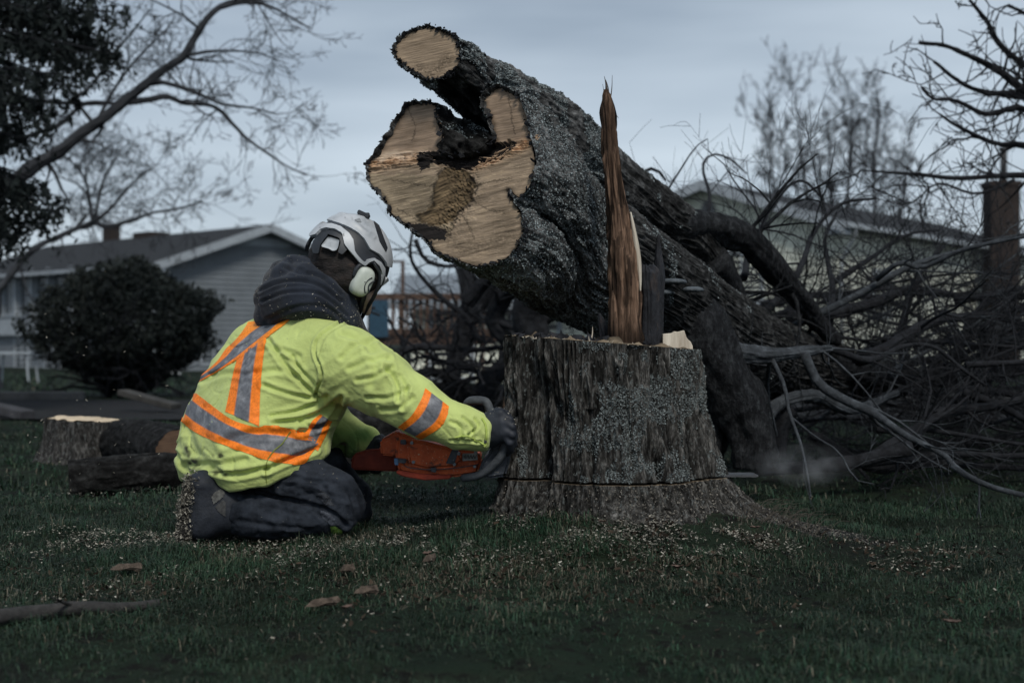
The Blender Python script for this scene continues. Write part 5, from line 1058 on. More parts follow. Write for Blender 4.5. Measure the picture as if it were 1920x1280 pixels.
def prism(name, poly, y0, y1, mat, parent, bev=.006, seg=3):
    bm = bmesh.new(); Ym = (y0 + y1) / 2; a = [bm.verts.new((*P(x, y, Ym)[[0]], y0, P(x, y, Ym)[2])) for x, y in poly]; b = [bm.verts.new((v.co.x, y1, v.co.z)) for v in a]; n = len(poly)
    bm.faces.new(a); bm.faces.new(b[::-1])
    for i in range(n): bm.faces.new([a[i], b[i], b[(i + 1) % n], a[(i + 1) % n]])
    bmesh.ops.recalc_face_normals(bm, faces=bm.faces)
    if bev: bmesh.ops.bevel(bm, geom=bm.edges[:], offset=bev, segments=seg, affect='EDGES', clamp_overlap=True)
    for f in bm.faces: f.smooth = True
    me = bpy.data.meshes.new(name); bm.to_mesh(me); bm.free(); me.materials.append(mat); o = bpy.data.objects.new(name, me); col.objects.link(o); o.parent = parent
    me.set_sharp_from_angle(angle=R(35)); return o
sb = prism('engine_housing', [(748, 806), (770, 812), (800, 824), (850, 838), (898, 842), (905, 860), (896, 884), (850, 890), (790, 888), (752, 880), (744, 850)], 4.33, 4.50, m_orange, saw, .009)
prism('starter_cover', [(766, 822), (790, 824), (836, 836), (862, 842), (868, 862), (856, 876), (800, 880), (768, 872), (762, 846)], 4.305, 4.34, m_orange, sb, .010)
prism('top_cover', [(716, 822), (748, 804), (757, 812), (754, 848), (742, 852), (718, 850)], 4.35, 4.48, m_orange, saw, .006)
prism('lower_rim', [(748, 877), (790, 884), (850, 886), (846, 893), (800, 896), (760, 889), (746, 883)], 4.31, 4.46, m_red, sb, .003)
prism('rear_handle_guard', [(660, 872), (664, 850), (690, 842), (740, 838), (748, 856), (748, 882), (700, 880), (662, 878)], 4.49, 4.56, m_red, saw, .006)
mb = MB(); mb.tube(smooth_path(PP([(742, 842, 4.52), (725, 845, 4.53), (700, 850, 4.545), (675, 856, 4.55), (664, 868, 4.55)]), 20), .015, 12); mb.build('rear_handle', m_red, saw, smooth=True)
prism('handle_top', [(712, 836), (738, 835), (742, 838), (741, 849), (716, 850)], 4.44, 4.49, m_orange, saw, .004)
vb = MB()
for i in range(7): vb.bar(P(786 + i * 8, 836 + i * 1.6, 4.3035), P(782 + i * 8, 868 + i * .6, 4.3035), .0022, .003, up=(0, 1, 0))
pass
for (sx_, sy_) in ((772, 830), (860, 850), (852, 870), (775, 866), (890, 874), (892, 848)):
    th_ = np.linspace(0, 2 * math.pi, 14, endpoint=False); c_ = P(sx_, sy_, 4.302 if sx_ < 870 else 4.325); mb = MB(); mb.add(np.vstack([[c_ + [0, -.003, 0]], c_ + np.stack([.0048 * np.cos(th_), th_ * 0 - .003, .0048 * np.sin(th_)], -1), c_ + np.stack([.0055 * np.cos(th_), th_ * 0 + .004, .0055 * np.sin(th_)], -1)]), [(1 + j, 15 + j, 15 + (j + 1) % 14, 1 + (j + 1) % 14) for j in range(14)], [(0, 1 + j, 1 + (j + 1) % 14) for j in range(14)]); mb.build('screw', m_steel, sb)
sl_ = MB(); sl_.tube(smooth_path(PP([(756, 868, 4.325), (766, 876, 4.302), (810, 880, 4.302), (862, 876, 4.302), (897, 870, 4.325)]), 24), .0014, 6); sl_.build('housing_seam', m_dkpl, sb)
for poly in ([(751, 824), (761, 824), (762, 833), (751, 832)], [(739, 858), (762, 860), (761, 868), (739, 867)], [(808, 876), (818, 876), (818, 885), (809, 884)], [(848, 842), (860, 844), (852, 870), (836, 868)]):
    prism('clip', poly, 4.298, 4.318, m_dkpl, sb, .0015)
prism('choke_lever', [(739, 859), (746, 859), (747, 872), (740, 871)], 4.292, 4.30, flat('blue_lever', (.03, .07, .14), .5), sb, .001)
lb = prism('maker_plate', [(867, 850), (895, 849), (896, 862), (867, 864)], 4.318, 4.324, flat('grey_plate', (.20, .20, .19), .6, .25, 90), saw, .001)
mb = MB()
for i in range(9): mb.box(P(870.5 + i * 2.7, 856 + .4 * math.sin(i * 2.1), 4.3175), (.0011, .0008, .0062 * (.7 + .3 * abs(math.sin(i * 1.7)))), np.array([[math.cos(.35 * math.sin(i * 3)), 0, math.sin(.35 * math.sin(i * 3))], [0, 1, 0], [-math.sin(.35 * math.sin(i * 3)), 0, math.cos(.35 * math.sin(i * 3))]]))
mb.build('plate_lettering', flat('dark_print', (.03, .03, .03), .6), lb)
prism('hand_guard', [(928, 786), (944, 792), (957, 800), (963, 808), (961, 832), (955, 866), (948, 888), (918, 893), (896, 888), (904, 862), (920, 842)], 4.275, 4.43, m_dkpl, saw, .010)
mb = MB(); mb.tube(smooth_path(PP([(920, 776, 4.36), (914, 757, 4.36), (905, 751, 4.37), (884, 751, 4.38), (876, 758, 4.40), (874, 775, 4.42), (876, 800, 4.43)]), 30), .0135, 12); mb.tube(smooth_path(PP([(918, 770, 4.36), (940, 780, 4.30), (950, 808, 4.262), (944, 845, 4.25), (925, 872, 4.265), (900, 890, 4.29), (868, 896, 4.33)]), 36), .0125, 12)
mb.build('front_handle', mk('grey_rubber_handle', [(.3, (.04, .045, .052)), (.7, (.10, .108, .118))], scale=30, rough=.6, bump=.4), saw, smooth=True)
mb = MB(); a = P(905, 884, 4.40); KZm = KZ; mb.box((.305, 4.455, KZ), (.46, .042, .0022), bev=.001)
b_ = mb.build('guide_bar', m_steel, saw)
mb = MB()
for i in range(59):
    x = -.15 + i * .0155
    for s in (-1, 1): mb.box((x, 4.455 + s * .0445, KZ), (.0082 if i % 2 else .0076, .004, .0032 - .0006 * (i % 2)))
mb.box((-.15 - .008, 4.455, KZ), (.004, .046, .0028)); mb.box((-.15 + 58 * .0155 + .008, 4.455, KZ), (.004, .046, .0028))
mb.build('saw_chain', flat('chain_steel', (.12, .12, .125), .45, metal=.7), b_)
settle(saw, (float(P(830, 860, 4.4)[0]), 4.4, .16))
# ---------------------------------------------------------------- HOUSES
m_roof = mk('asphalt_shingles', [(.3, (.010, .011, .013)), (.7, (.026, .028, .032))], scale=9, stretch=(1, 1, 4), rough=.95, bump=.5, bdist=.03)
m_trim = flat('painted_trim', (.30, .33, .36), .6, .12, 3)
m_glassd = mk('dark_window_glass', [(.3, (.01, .012, .015)), (.7, (.03, .035, .04))], scale=1.5, rough=.12, spec=.6)
def siding(mb, q0, e1, n, outline, lap=.17, th=.035):
    """lap siding boards filling a convex outline [(u,z)]; q0 origin, e1 horizontal direction, n outward"""
    o = np.array(outline, float); z0, z1 = o[:, 1].min(), o[:, 1].max(); z = z0
    while z < z1 - .005:
        zt = min(z + lap, z1); sp = []
        for zz in (z + 1e-4, zt - 1e-4):
            xs = []
            for k in range(len(o)):
                a, b = o[k - 1], o[k]
                if (a[1] > zz) != (b[1] > zz): xs.append(a[0] + (b[0] - a[0]) * (zz - a[1]) / (b[1] - a[1]))
            sp.append((min(xs), max(xs)) if len(xs) > 1 else None)
        if sp[0] and sp[1]:
            (a, b), (c, d) = sp; q = lambda u, zz, off: q0 + e1 * u + np.array([0, 0, zz]) + n * off
            mb.add([q(a, z, th), q(b, z, th), q(d, zt, 0), q(c, zt, 0), q(a, z, 0), q(b, z, 0)], [(0, 1, 2, 3), (4, 5, 1, 0)])
        z = zt
def window(parent, q0, e1, n, u, z, w_, h_, m_fr, mull=1):
    c = q0 + e1 * u + np.array([0, 0, z]); ax = np.stack([e1, n, np.array([0, 0, 1.0])])
    mb = MB()
    for s in (-1, 1): mb.box(c + e1 * s * (w_ / 2), (.05, .05, h_ / 2 + .05), ax); 
    for s in (-1, 1): mb.box(c + np.array([0, 0, s * (h_ / 2)]), (w_ / 2 - .05, .05, .05), ax)
    for k in range(mull): mb.box(c + e1 * (-w_ / 2 + (k + 1) * w_ / (mull + 1)), (.03, .045, h_ / 2 - .05), ax)
    fr = mb.build('window', m_fr, parent); mb = MB(); mb.box(c + n * .01, (w_ / 2 - .02, .01, h_ / 2 - .02), ax); mb.build('pane', m_glassd, fr)
def gable_house(name, label, X0, Y0, e1, e2, half, zb, ze, zr, length, m_wall, ov=.5, chim=None, windows=(), side_windows=(), vent=True):
    root = empty(name); tag(root, label, 'house'); q0 = np.array([X0, Y0, 0.0]); e1 = np.array([*e1, 0.0]); e2 = np.array([*e2, 0.0]); up = np.array([0, 0, 1.0])
    n1 = -e2; n2 = -e1
    mb = MB(); siding(mb, q0, e1, n1, [(0, zb), (0, ze), (half, zr), (2 * half, ze), (2 * half, zb)]); mb.build('gable_wall', m_wall, root)
    mb = MB(); siding(mb, q0, e2, n2, [(0, zb), (0, ze), (length, ze), (length, zb)]); mb.build('side_wall', m_wall, root)
    mb = MB(); q = lambda u, v, z: q0 + e1 * u + e2 * v + up * z      # the two hidden walls
    mb.add([q(2 * half, .02, zb), q(2 * half, length, zb), q(2 * half, length, ze), q(2 * half, .02, ze), q(.02, length, zb), q(.02, length, ze), q(half, length, zr)], [(0, 1, 2, 3), (1, 4, 5, 2)], [(2, 5, 6)]); mb.build('back_wall', m_wall, root)
    sl = (zr - ze) / half; rf = MB(); t = .10
    for s in (0, 1):
        u0, u1 = (-ov, half) if s == 0 else (2 * half + ov, half); z0 = ze - sl * ov + .06; z1 = zr + .06
        P8 = [q(u0, -ov, z0), q(u1, -ov, z1), q(u1, length + ov, z1), q(u0, length + ov, z0)]; P8 += [p - up * t for p in P8]
        rf.add(P8, [(0, 1, 2, 3), (7, 6, 5, 4), (0, 4, 5, 1), (3, 2, 6, 7), (0, 3, 7, 4)])
    roof = rf.build('roof', m_roof, root)
    fb_ = MB()
    for s in (0, 1):
        u0 = -ov if s == 0 else 2 * half + ov; a = q(u0, -ov - .03, ze - sl * ov - .06); b = q(half, -ov - .03, zr - .06); fb_.bar(a, b, .05, .26)
    fb_.build('rake_board', m_trim, roof)
    sf = MB()
    for s in (0, 1):       # soffit under the rake overhang
        u0, u1 = (-ov, half) if s == 0 else (2 * half + ov, half); sf.add([q(u0, -ov, ze - sl * ov - .10), q(u1, -ov, zr - .10), q(u1, 0, zr - .10), q(u0, 0, ze - sl * ov - .10)], [(0, 1, 2, 3)])
    sf.box(q(-ov / 2, -ov / 2 + .02, ze - sl * ov - .12), (ov / 2, ov / 2, .12), np.stack([e1, e2, up])); sf.build('soffit', m_trim, roof)
    g = MB(); g.bar(q(-ov - .06, -ov, ze - sl * ov - .02), q(-ov - .06, length + ov, ze - sl * ov - .02), .12, .12); g.build('gutter', m_trim, roof)
    d = MB(); d.tube(smooth_path(np.array([q(-ov - .04, .15, ze - sl * ov - .1), q(-ov - .04, .15, ze - sl * ov - .25), q(-.1, .3, ze - .95), q(-.06, .3, ze - 1.2), q(-.06, .3, zb)]), 30), .045, 8); d.build('downspout', m_trim, root, smooth=True)
    if vent: v = MB(); v.box(q(half, .0, zr - .52) + n1 * .02, (half * .30, .02, .14), np.stack([e1, e2, up])); v.build('gable_vent', m_trim, root)
    for (u, z, w_, h_) in windows: window(root, q0, e1, n1, u, z, w_, h_, m_trim)
    for (u, z, w_, h_) in side_windows: window(root, q0, e2, n2, u, z, w_, h_, m_trim)
    cb = MB(); cb.box(q(half, length / 2, zb - .1), (half, length / 2, .35), np.stack([e1, e2, up])); cb.build('foundation', flat('concrete_foundation', (.13, .135, .14), .9), root)
    return root, q, roof
a = R(45); m_wall1 = flat('slate_blue_siding', (.15, .168, .185), .7, .08, 1.5)
h1, q1, roof1 = gable_house('grey_house', 'slate grey clapboard house behind the round bush, pale rakes on its low gable', -11.38, 46, (math.cos(a), math.sin(a)), (-math.sin(a), math.cos(a)), 3.94, -.35, 3.24, 4.55, 15, m_wall1, ov=.55,
    windows=[(2.0, .15, 1.0, .55)], side_windows=[(6.6, 2.35, 1.0, 1.5), (7.9, 2.35, 1.0, 1.5), (9.2, 2.35, 1.0, 1.5), (10.5, 2.35, 1.0, 1.5), (7.2, .3, 1.1, 1.4), (9.6, .3, 1.1, 1.4)])
ax1 = np.array([[math.cos(a), math.sin(a), 0], [-math.sin(a), math.cos(a), 0], [0, 0, 1.0]])
mb = MB(); mb.box(q1(-.12, 9.5, 1.15), (.10, 4.2, .30), ax1); mb.build('balcony_band', m_trim, h1)
mb = MB()
for v in (5.6, 7.25, 8.55, 9.85, 11.2): mb.box(q1(-.12, v, 2.4), (.09, .10, .86), ax1)
mb.build('porch_trim', m_trim, h1)
m_brick = mk('dark_brick', [(.35, (.018, .014, .013)), (.65, (.040, .030, .027))], scale=8, stretch=(1, 1, 3), rough=.9, bump=.6, bdist=.02)
for (v, wd, hh_) in ((10.6, .23, .55), (7.6, .45, .12)):
    mb = MB(); mb.box(q1(4.2, v, 4.45 + hh_ / 2), (wd, .3 if wd < .4 else .6, hh_ / 2 + .2), ax1); 
    if wd < .4: mb.box(q1(4.2, v, 4.45 + hh_ + .22), (wd + .05, .35, .04), ax1)
    mb.build('chimney', m_brick, roof1)
settle(h1, tuple(q1(0, 0, -.35)))
m_wall2 = flat('pale_green_siding', (.60, .615, .53), .7, .08, 1.5)
e1_ = (-.8, .6); e2_ = (.6, .8)
h2, q2, roof2 = gable_house('green_house', 'pale green clapboard house with dark brick chimney behind the fallen crown', 8.16, 36, e1_, e2_, 3.59, -.3, 3.69, 4.84, 17, m_wall2, ov=.45,
    windows=[(2.6, 2.3, 1.2, 1.4)], side_windows=[(3.0, 1.9, 1.3, 1.2)], vent=False)
ax2 = np.array([[*e1_, 0], [*e2_, 0], [0, 0, 1.0]])
cp = P(1877, 345, 44.0); mb = MB(); mb.box((cp[0], 44.0, (cp[2] - .3) / 2), (.44, .44, (cp[2] + .3) / 2)); mb.box((cp[0], 44.0, cp[2] - .02), (.49, .49, .08)); ch = mb.build('chimney', m_brick, h2)
mb = MB(); mb.tube([(cp[0] + .08, 44.0, cp[2]), (cp[0] + .08, 44.0, cp[2] + 1.02)], .11, 12); mb.tube([(cp[0] + .08, 44.0, cp[2] + 1.02), (cp[0] + .08, 44.0, cp[2] + 1.14)], .16, 12); mb.build('flue', flat('dark_flue', (.03, .03, .032), .6), ch, smooth=True)
mb = MB(); th = np.linspace(0, 2 * math.pi, 24, endpoint=False); c = q2(3.59, -.07, 4.1); mb.add(np.vstack([[c], [c + ax2[0] * .22 * math.cos(t) + np.array([0, 0, .3 * math.sin(t)]) for t in th]]), F3=[(0, 1 + i, 1 + (i + 1) % 24) for i in range(24)]); mb.build('attic_vent', m_glassd, h2)
settle(h2, tuple(q2(0, 0, -.3)))
# ---------------------------------------------------------------- middle distance: raised deck, cabin, carport
m_deck = mk('brown_deck_timber', [(.3, (.045, .028, .022)), (.7, (.11, .07, .052))], scale=4, stretch=(1, 1, .3), rough=.85, bump=.3)
deck = empty('timber_deck'); tag(deck, 'raised brown timber deck with blue panel behind the worker', 'deck'); Yd = 22.0
def rect(mb, x0, y0, x1, y1, Y, d): a = P(x0, y1, Y); b = P(x1, y0, Y); mb.box(((a[0] + b[0]) / 2, Y + d / 2, (a[2] + b[2]) / 2), ((b[0] - a[0]) / 2, d / 2, (b[2] - a[2]) / 2))
for x in (692, 755, 800, 856, 905): mb = MB(); rect(mb, x - 3, 558 if x != 755 else 492, x + 3, 725, Yd, .06 if x != 755 else .07); mb.build('post', m_deck, deck)
mb = MB(); rect(mb, 688, 550, 930, 562, Yd - .08, .07); rect(mb, 688, 616, 930, 628, Yd - .08, .07); rect(mb, 690, 640, 930, 646, Yd - .08, .07); rect(mb, 686, 488, 758, 492, Yd, .05); mb.build('rail', m_deck, deck)
mb = MB()
for x in range(734, 930, 13): rect(mb, x, 562, x + 6, 616, Yd - .03, .03)
mb.build('baluster_screen', m_deck, deck)
mb = MB(); rect(mb, 692, 562, 728, 632, Yd - .14, .03); mb.build('blue_panel', flat('blue_panel', (.02, .055, .09), .6), deck)
mb = MB(); rect(mb, 686, 628, 930, 640, Yd - .05, 3.0); mb.build('deck_floor', m_deck, deck)
settle(deck, (float(P(800, 640, Yd)[0]), Yd, -.1))
cab = empty('pale_cabin'); tag(cab, 'small pale green cabin with a low grey roof behind the brush pile', 'cabin'); Yc = 27
q0 = np.array([*P(772, 640, Yc)[:2], 0]); e = np.array([1.0, 0, 0]); mb = MB(); wv = (1130 - 772) / FPX * Yc; zt = P(0, 566, Yc)[2]; siding(mb, q0, e, np.array([0, -1.0, 0]), [(0, -.25), (0, zt), (wv, zt), (wv, -.25)]); mb.build('front_wall', m_wall2, cab)
mb = MB(); mb.box(q0 + [wv / 2, 2.3, zt / 2 - .1], (wv / 2 - .01, 2.2, zt / 2 + .1)); mb.build('body_wall', m_wall2, cab)
mb = MB(); mb.add([q0 + [-.4, -.6, zt - .05], q0 + [wv + .4, -.6, zt - .05], q0 + [wv + .4, 2.2, zt + .62], q0 + [-.4, 2.2, zt + .62], q0 + [-.4, 5, zt - .05], q0 + [wv + .4, 5, zt - .05]], [(0, 1, 2, 3), (3, 2, 5, 4)]); mb.bar(q0 + [-.4, -.62, zt - .08], q0 + [wv + .4, -.62, zt - .08], .04, .14); mb.build('roof', flat('grey_metal_roof', (.16, .18, .2), .5), cab)
for (u, w_) in ((.75, .8), (2.35, .9)): window(cab, q0, e, np.array([0, -1.0, 0]), u, .55, w_, 1.3, m_trim)
settle(cab, (q0[0] + wv / 2, Yc, -.2))
# shed roof line and low things left of the grey house
tb = empty('garden_table'); tag(tb, 'white garden table standing on the lawn at the left edge', 'table'); Yt = 26.0; c = P(28, 662, Yt)
mb = MB(); mb.box((c[0], Yt, c[2]), (.36, .3, .02), bev=.005); mb.build('table_top', m_trim, tb)
gz = float(ground_z(c[0], Yt))
for sx in (-1, 1):
    for sy in (-1, 1): mb = MB(); mb.bar((c[0] + sx * .28, Yt + sy * .22, c[2]), (c[0] + sx * .34, Yt + sy * .26, gz), .03, .03, up=(0, 1, 0)); mb.build('leg', m_trim, tb)
settle(tb, (c[0], Yt, gz))
pn = MB(); c = P(318, 682, 40); ax = np.array([[.9, .3, -.25], [-.3, .95, 0], [.24, .07, .96]]); pn.box((c[0], 40, c[2]), (.36, .03, .36), nrm(ax), bev=.01); pn.box((c[0] + .05, 40.25, c[2] - .2), (.03, .25, .03)); tag(pn.build('leaning_board', flat('white_board', (.42, .44, .46), .7)), 'pale board leaning between the round bush and the grey house', 'board')
# ---------------------------------------------------------------- TREES AND SHRUBS
m_leafd = mk('dark_evergreen_leaf', [(.3, (.009, .012, .011)), (.7, (.022, .028, .025))], scale=2.5, rough=.7, spec=.2)
m_needle = mk('dark_needles', [(.3, (.009, .012, .012)), (.7, (.020, .027, .026))], scale=3, rough=.8, spec=.15)
m_bare = mk('distant_bark', [(.3, (.028, .030, .034)), (.7, (.06, .064, .072))], scale=6, rough=.9, spec=.1)
def leaves_np(C, size, r, flatn=None, asp=.5):
    n = len(C); d = nrm(r.normal(size=(n, 3))) if flatn is None else nrm(flatn + r.normal(size=(n, 3)) * .5); s = nrm(np.cross(d, r.normal(size=(n, 3)))); L_ = (size * (.5 + r.random(n)))[:, None]; s = s * L_ * asp
    return np.stack([C - d * L_, C + s, C + d * L_, C - s], 1).reshape(-1, 3), np.arange(n)[:, None] * 4 + np.array([[0, 1, 2, 3]])
def bush(name, label, cx, cy, rx, rz, z0, nl, seed, cat='bush', ls=.035, shape=None, mat=None):
    root = empty(name); tag(root, label, cat); r = np.random.default_rng(seed); zc = z0 + rz
    u = nrm(r.normal(size=(nl, 3))); rad = (.55 + .45 * r.random(nl) ** .45) * (1 + .17 * vn(u * 2.2, seed) + .14 * vn(u * 5.5, seed + 1) + .09 * vn(u * 13, seed + 4))
    p = u * rad[:, None]; nar = .42 + .58 * sm(-1.0, -.1, p[:, 2]); p[:, 0] *= rx * nar; p[:, 1] *= rx * nar; p[:, 2] *= rz; p = p + [cx, cy, zc]
    keep = vn(p * 5, seed + 2) + vn(p * 11, seed + 3) * .6 > -.45; p = p[keep]
    V, F = leaves_np(p, ls, r); mesh_np('crown', V, F, mat or m_leafd, root, smooth=False)
    mb = MB()
    for k in range(26): twiggy(mb, (cx + r.normal() * rx * .12, cy + r.normal() * rx * .12, z0 - .05), [r.normal() * .7, r.normal() * .7, 1], rz * 1.5, .03, 2, r, curl=.4)
    mb.build('stems', m_branch, root); settle(root, (cx, cy, z0)); return root
c = P(243, 742, 16.8); bush('round_bush', 'large rounded dark evergreen bush on the lawn before the grey house', c[0], 16.8, 1.04, .80, -.06, 42000, 51, ls=.028)
# conifer with drooping sprays at the left edge
con = empty('conifer'); tag(con, 'tall dark conifer with drooping sprays at the left edge', 'conifer'); r = np.random.default_rng(61); Yk = 12.0; c0 = P(-150, 640, Yk)
mb = MB(); mb.tube([(c0[0], Yk, -.1), (c0[0] + .05, Yk, 3), (c0[0], Yk, 6.5)], [.17, .13, .04], 10); mb.build('trunk', m_branch, con, smooth=True)
mb = MB(); CC = []; DD = []
targets = [(20, -40), (60, 20), (100, 10), (150, 30), (190, 60), (235, 95), (215, 110), (170, 130), (130, 95), (90, 80), (40, 90), (10, 140), (60, 150), (105, 150), (140, 165), (165, 130), (20, 200), (70, 205), (100, 190), (10, 260), (40, 250), (70, 260), (5, 320), (25, 345), (80, 350), (110, 385), (60, 370), (30, 400), (90, 400), (10, 430), (40, 440), (0, 380), (-30, 300), (-30, 100), (120, 40), (200, 20), (170, -10), (235, 30), (180, 95), (-20, 470), (60, 420), (95, 225), (150, 60), (205, 85)]
for (tx, ty) in targets:
    for rep in range(2):
        yy = Yk + r.normal() * .5; e = P(tx + r.normal() * 8, ty + r.normal() * 10, yy); b = np.array([c0[0], Yk, e[2] - .15 + .25 * r.random()]); m_ = (b + e) / 2 + [0, 0, .12 + .1 * r.random()]
        C = smooth_path(np.array([b, m_, e]), 16); mb.tube(C, np.linspace(.022, .004, 16), 5)
        for k in range(18):
            i = min(15, int(3 + 13 * r.random() ** .5)); L_ = .10 + .26 * r.random(); s = C[i]; dr = nrm(np.array([r.normal() * .6, r.normal() * .6, -.9])); nn = 12
            for j in range(nn): q = s + dr * L_ * j / nn + r.normal(size=3) * .012; CC.append(q); DD.append(dr + r.normal(size=3) * .6)
CC = np.array(CC); DD = np.array(DD); q = pix(CC); keepm = ~((q[:, 0] > 270) | ((q[:, 0] > 150) & (q[:, 1] > 200))); CC = CC[keepm]; DD = DD[keepm]
V, F = leaves_np(CC, .034, r, DD, .32); mesh_np('needles', V, F, m_needle, con, smooth=False); mb.build('limbs', m_branch, con, smooth=True)
settle(con, (c0[0], Yk, -.05))
# bare trees
def bare_tree(name, label, base, limbs, seed, kids=16, L_=1.4, depth=3, cat='bare tree', group=None, up=.3, minr=.004, mat=None, droop=0, kk=(2, 5), spread=.7, tr=None, root0=None, tw=True, tilt=None):
    r = np.random.default_rng(seed); root = empty(name); tag(root, label, cat, group)
    if tr: mb = MB(); branch_mesh(mb, tr[0], tr[1], tr[2], 12, seed=seed); mb.build('trunk', mat or m_bare, root, smooth=True)
    for k, (px_, r0, r1, kd) in enumerate(limbs):
        mb = MB(); C, rr = branch_mesh(mb, PP(px_), r0, r1, 10, seed=seed + k)
        for j in range(kd):
            i = int(len(C) * (.15 + .85 * r.random() ** .8)); i = min(i, len(C) - 1); t = nrm(C[i] - C[i - 1]); twiggy(mb, C[i], nrm(t * .6 + nrm(r.normal(size=3) * [1, .7, 1]) + (0 if tilt is None else np.array(tilt))), L_ * (.3 + .8 * r.random()), max(rr[i] * .45, minr * 1.6), depth, r, up=up, droop=droop, minr=minr, kids=kk, spread=spread, curl=.45)
        mb.build('limb', mat or m_bare, root, smooth=True)
    settle(root, tuple(base)); return root
Yl = 14.0
t0 = P(-120, 640, Yl)
bare_tree('bare_tree', 'tall leafless tree whose long limb reaches across the upper left sky', (t0[0], Yl, -.1), [
    ([(-130, 470, Yl), (-40, 400, Yl), (50, 322, Yl), (110, 280, Yl), (180, 232, Yl), (232, 192, Yl), (290, 145, Yl), (340, 108, Yl), (365, 70, Yl), (400, 25, Yl), (430, 5, Yl), (480, -5, Yl)], .085, .022, 7),
    ([(232, 192, Yl), (275, 188, Yl), (310, 182, Yl), (345, 195, Yl), (400, 200, Yl + .2), (440, 235, Yl + .3), (470, 265, Yl + .3), (520, 300, Yl + .4), (572, 328, Yl + .4)], .032, .003, 15),
    ([(290, 150, Yl), (330, 160, Yl), (370, 175, Yl), (410, 195, Yl), (440, 200, Yl), (480, 205, Yl), (520, 215, Yl)], .026, .007, 13),
    ([(345, 104, Yl), (390, 98, Yl), (430, 97, Yl), (480, 100, Yl), (540, 120, Yl)], .018, .003, 8),
    ([(410, 15, Yl), (450, 5, Yl), (500, 10, Yl), (550, 35, Yl), (585, 55, Yl)], .026, .006, 14),
    ([(-60, 330, Yl), (40, 260, Yl), (110, 235, Yl), (160, 195, Yl), (230, 195, Yl)], .03, .015, 6),
    ([(180, 232, Yl), (215, 170, Yl), (250, 120, Yl), (300, 70, Yl), (320, 45, Yl)], .02, .006, 15),
    ([(-60, 200, Yl), (40, 190, Yl), (130, 195, Yl), (240, 192, Yl)], .03, .012, 4),
    ([(130, 190, Yl), (170, 160, Yl), (220, 90, Yl), (250, 60, Yl), (280, 20, Yl)], .02, .006, 12)], 71, L_=.66, depth=3, up=.1, tr=([(t0[0], Yl, -.15), (t0[0] + .05, Yl, 1.5), (t0[0] - .1, Yl, 3.2), (t0[0] - .3, Yl, 5)], .22, .12), minr=.0026, kk=(2, 5), tilt=(.1, 0, 0))
Yl = 19.0; t0 = P(-20, 640, Yl)
bare_tree('bare_tree', 'smaller leafless tree with a few brown leaves behind the conifer, above the chimney', (t0[0], Yl, -.1), [
    ([(-20, 560, Yl), (60, 470, Yl), (110, 445, Yl), (140, 430, Yl), (178, 413, Yl), (205, 395, Yl), (235, 360, Yl), (260, 335, Yl), (300, 308, Yl)], .06, .004, 16),
    ([(178, 413, Yl), (195, 425, Yl), (240, 415, Yl), (280, 400, Yl), (330, 392, Yl), (380, 378, Yl)], .03, .008, 20),
    ([(176, 412, Yl), (170, 385, Yl), (165, 350, Yl), (150, 320, Yl), (120, 290, Yl)], .028, .008, 20),
    ([(178, 410, Yl), (190, 350, Yl), (215, 300, Yl), (225, 265, Yl)], .025, .007, 20),
    ([(172, 390, Yl), (150, 350, Yl), (110, 330, Yl), (90, 315, Yl)], .02, .006, 12)], 75, L_=.75, depth=3, up=.3, tr=([(t0[0], Yl, -.2), (t0[0], Yl, .6), (t0[0] + .05, Yl, 1.3)], .15, .1), minr=.003, kk=(3, 5))
Yr = 9.0; t0 = P(2150, 640, Yr)
bare_tree('bare_tree', 'leafless tree leaning in from the right edge with upswept knobbly twigs', (t0[0], Yr, -.1), [
    ([(2130, 320, Yr), (2000, 230, Yr), (1920, 170, Yr), (1860, 125, Yr), (1800, 95, Yr), (1765, 82, Yr), (1725, 78, Yr)], .045, .008, 12),
    ([(2130, 330, Yr), (2000, 235, Yr), (1915, 180, Yr), (1850, 175, Yr), (1800, 155, Yr), (1750, 115, Yr)], .035, .007, 11),
    ([(2130, 350, Yr), (2000, 250, Yr), (1920, 205, Yr), (1850, 215, Yr), (1790, 190, Yr), (1750, 185, Yr), (1728, 162, Yr)], .035, .007, 12),
    ([(2100, 380, Yr), (2000, 300, Yr), (1920, 275, Yr), (1860, 268, Yr), (1800, 240, Yr), (1762, 215, Yr)], .03, .006, 10),
    ([(2130, 330, Yr), (2010, 160, Yr), (1920, 120, Yr), (1870, 80, Yr), (1850, 40, Yr), (1820, 0, Yr)], .04, .008, 10),
    ([(2100, 400, Yr), (2010, 345, Yr), (1920, 330, Yr), (1800, 335, Yr), (1730, 328, Yr), (1640, 322, Yr), (1610, 320, Yr)], .028, .006, 13),
    ([(2100, 250, Yr), (2000, 60, Yr), (1930, 30, Yr), (1890, 10, Yr)], .03, .008, 6),
    ([(1900, 335, Yr), (1830, 365, Yr), (1760, 345, Yr), (1720, 375, Yr), (1690, 385, Yr)], .012, .004, 7)], 81, L_=.42, depth=2, up=.9, tr=([(t0[0], Yr, -.2), (t0[0], Yr, .8), (t0[0] + .05, Yr, 1.8), (t0[0], Yr, 3.0)], .16, .09), minr=.0035, kk=(2, 4), mat=m_branch)
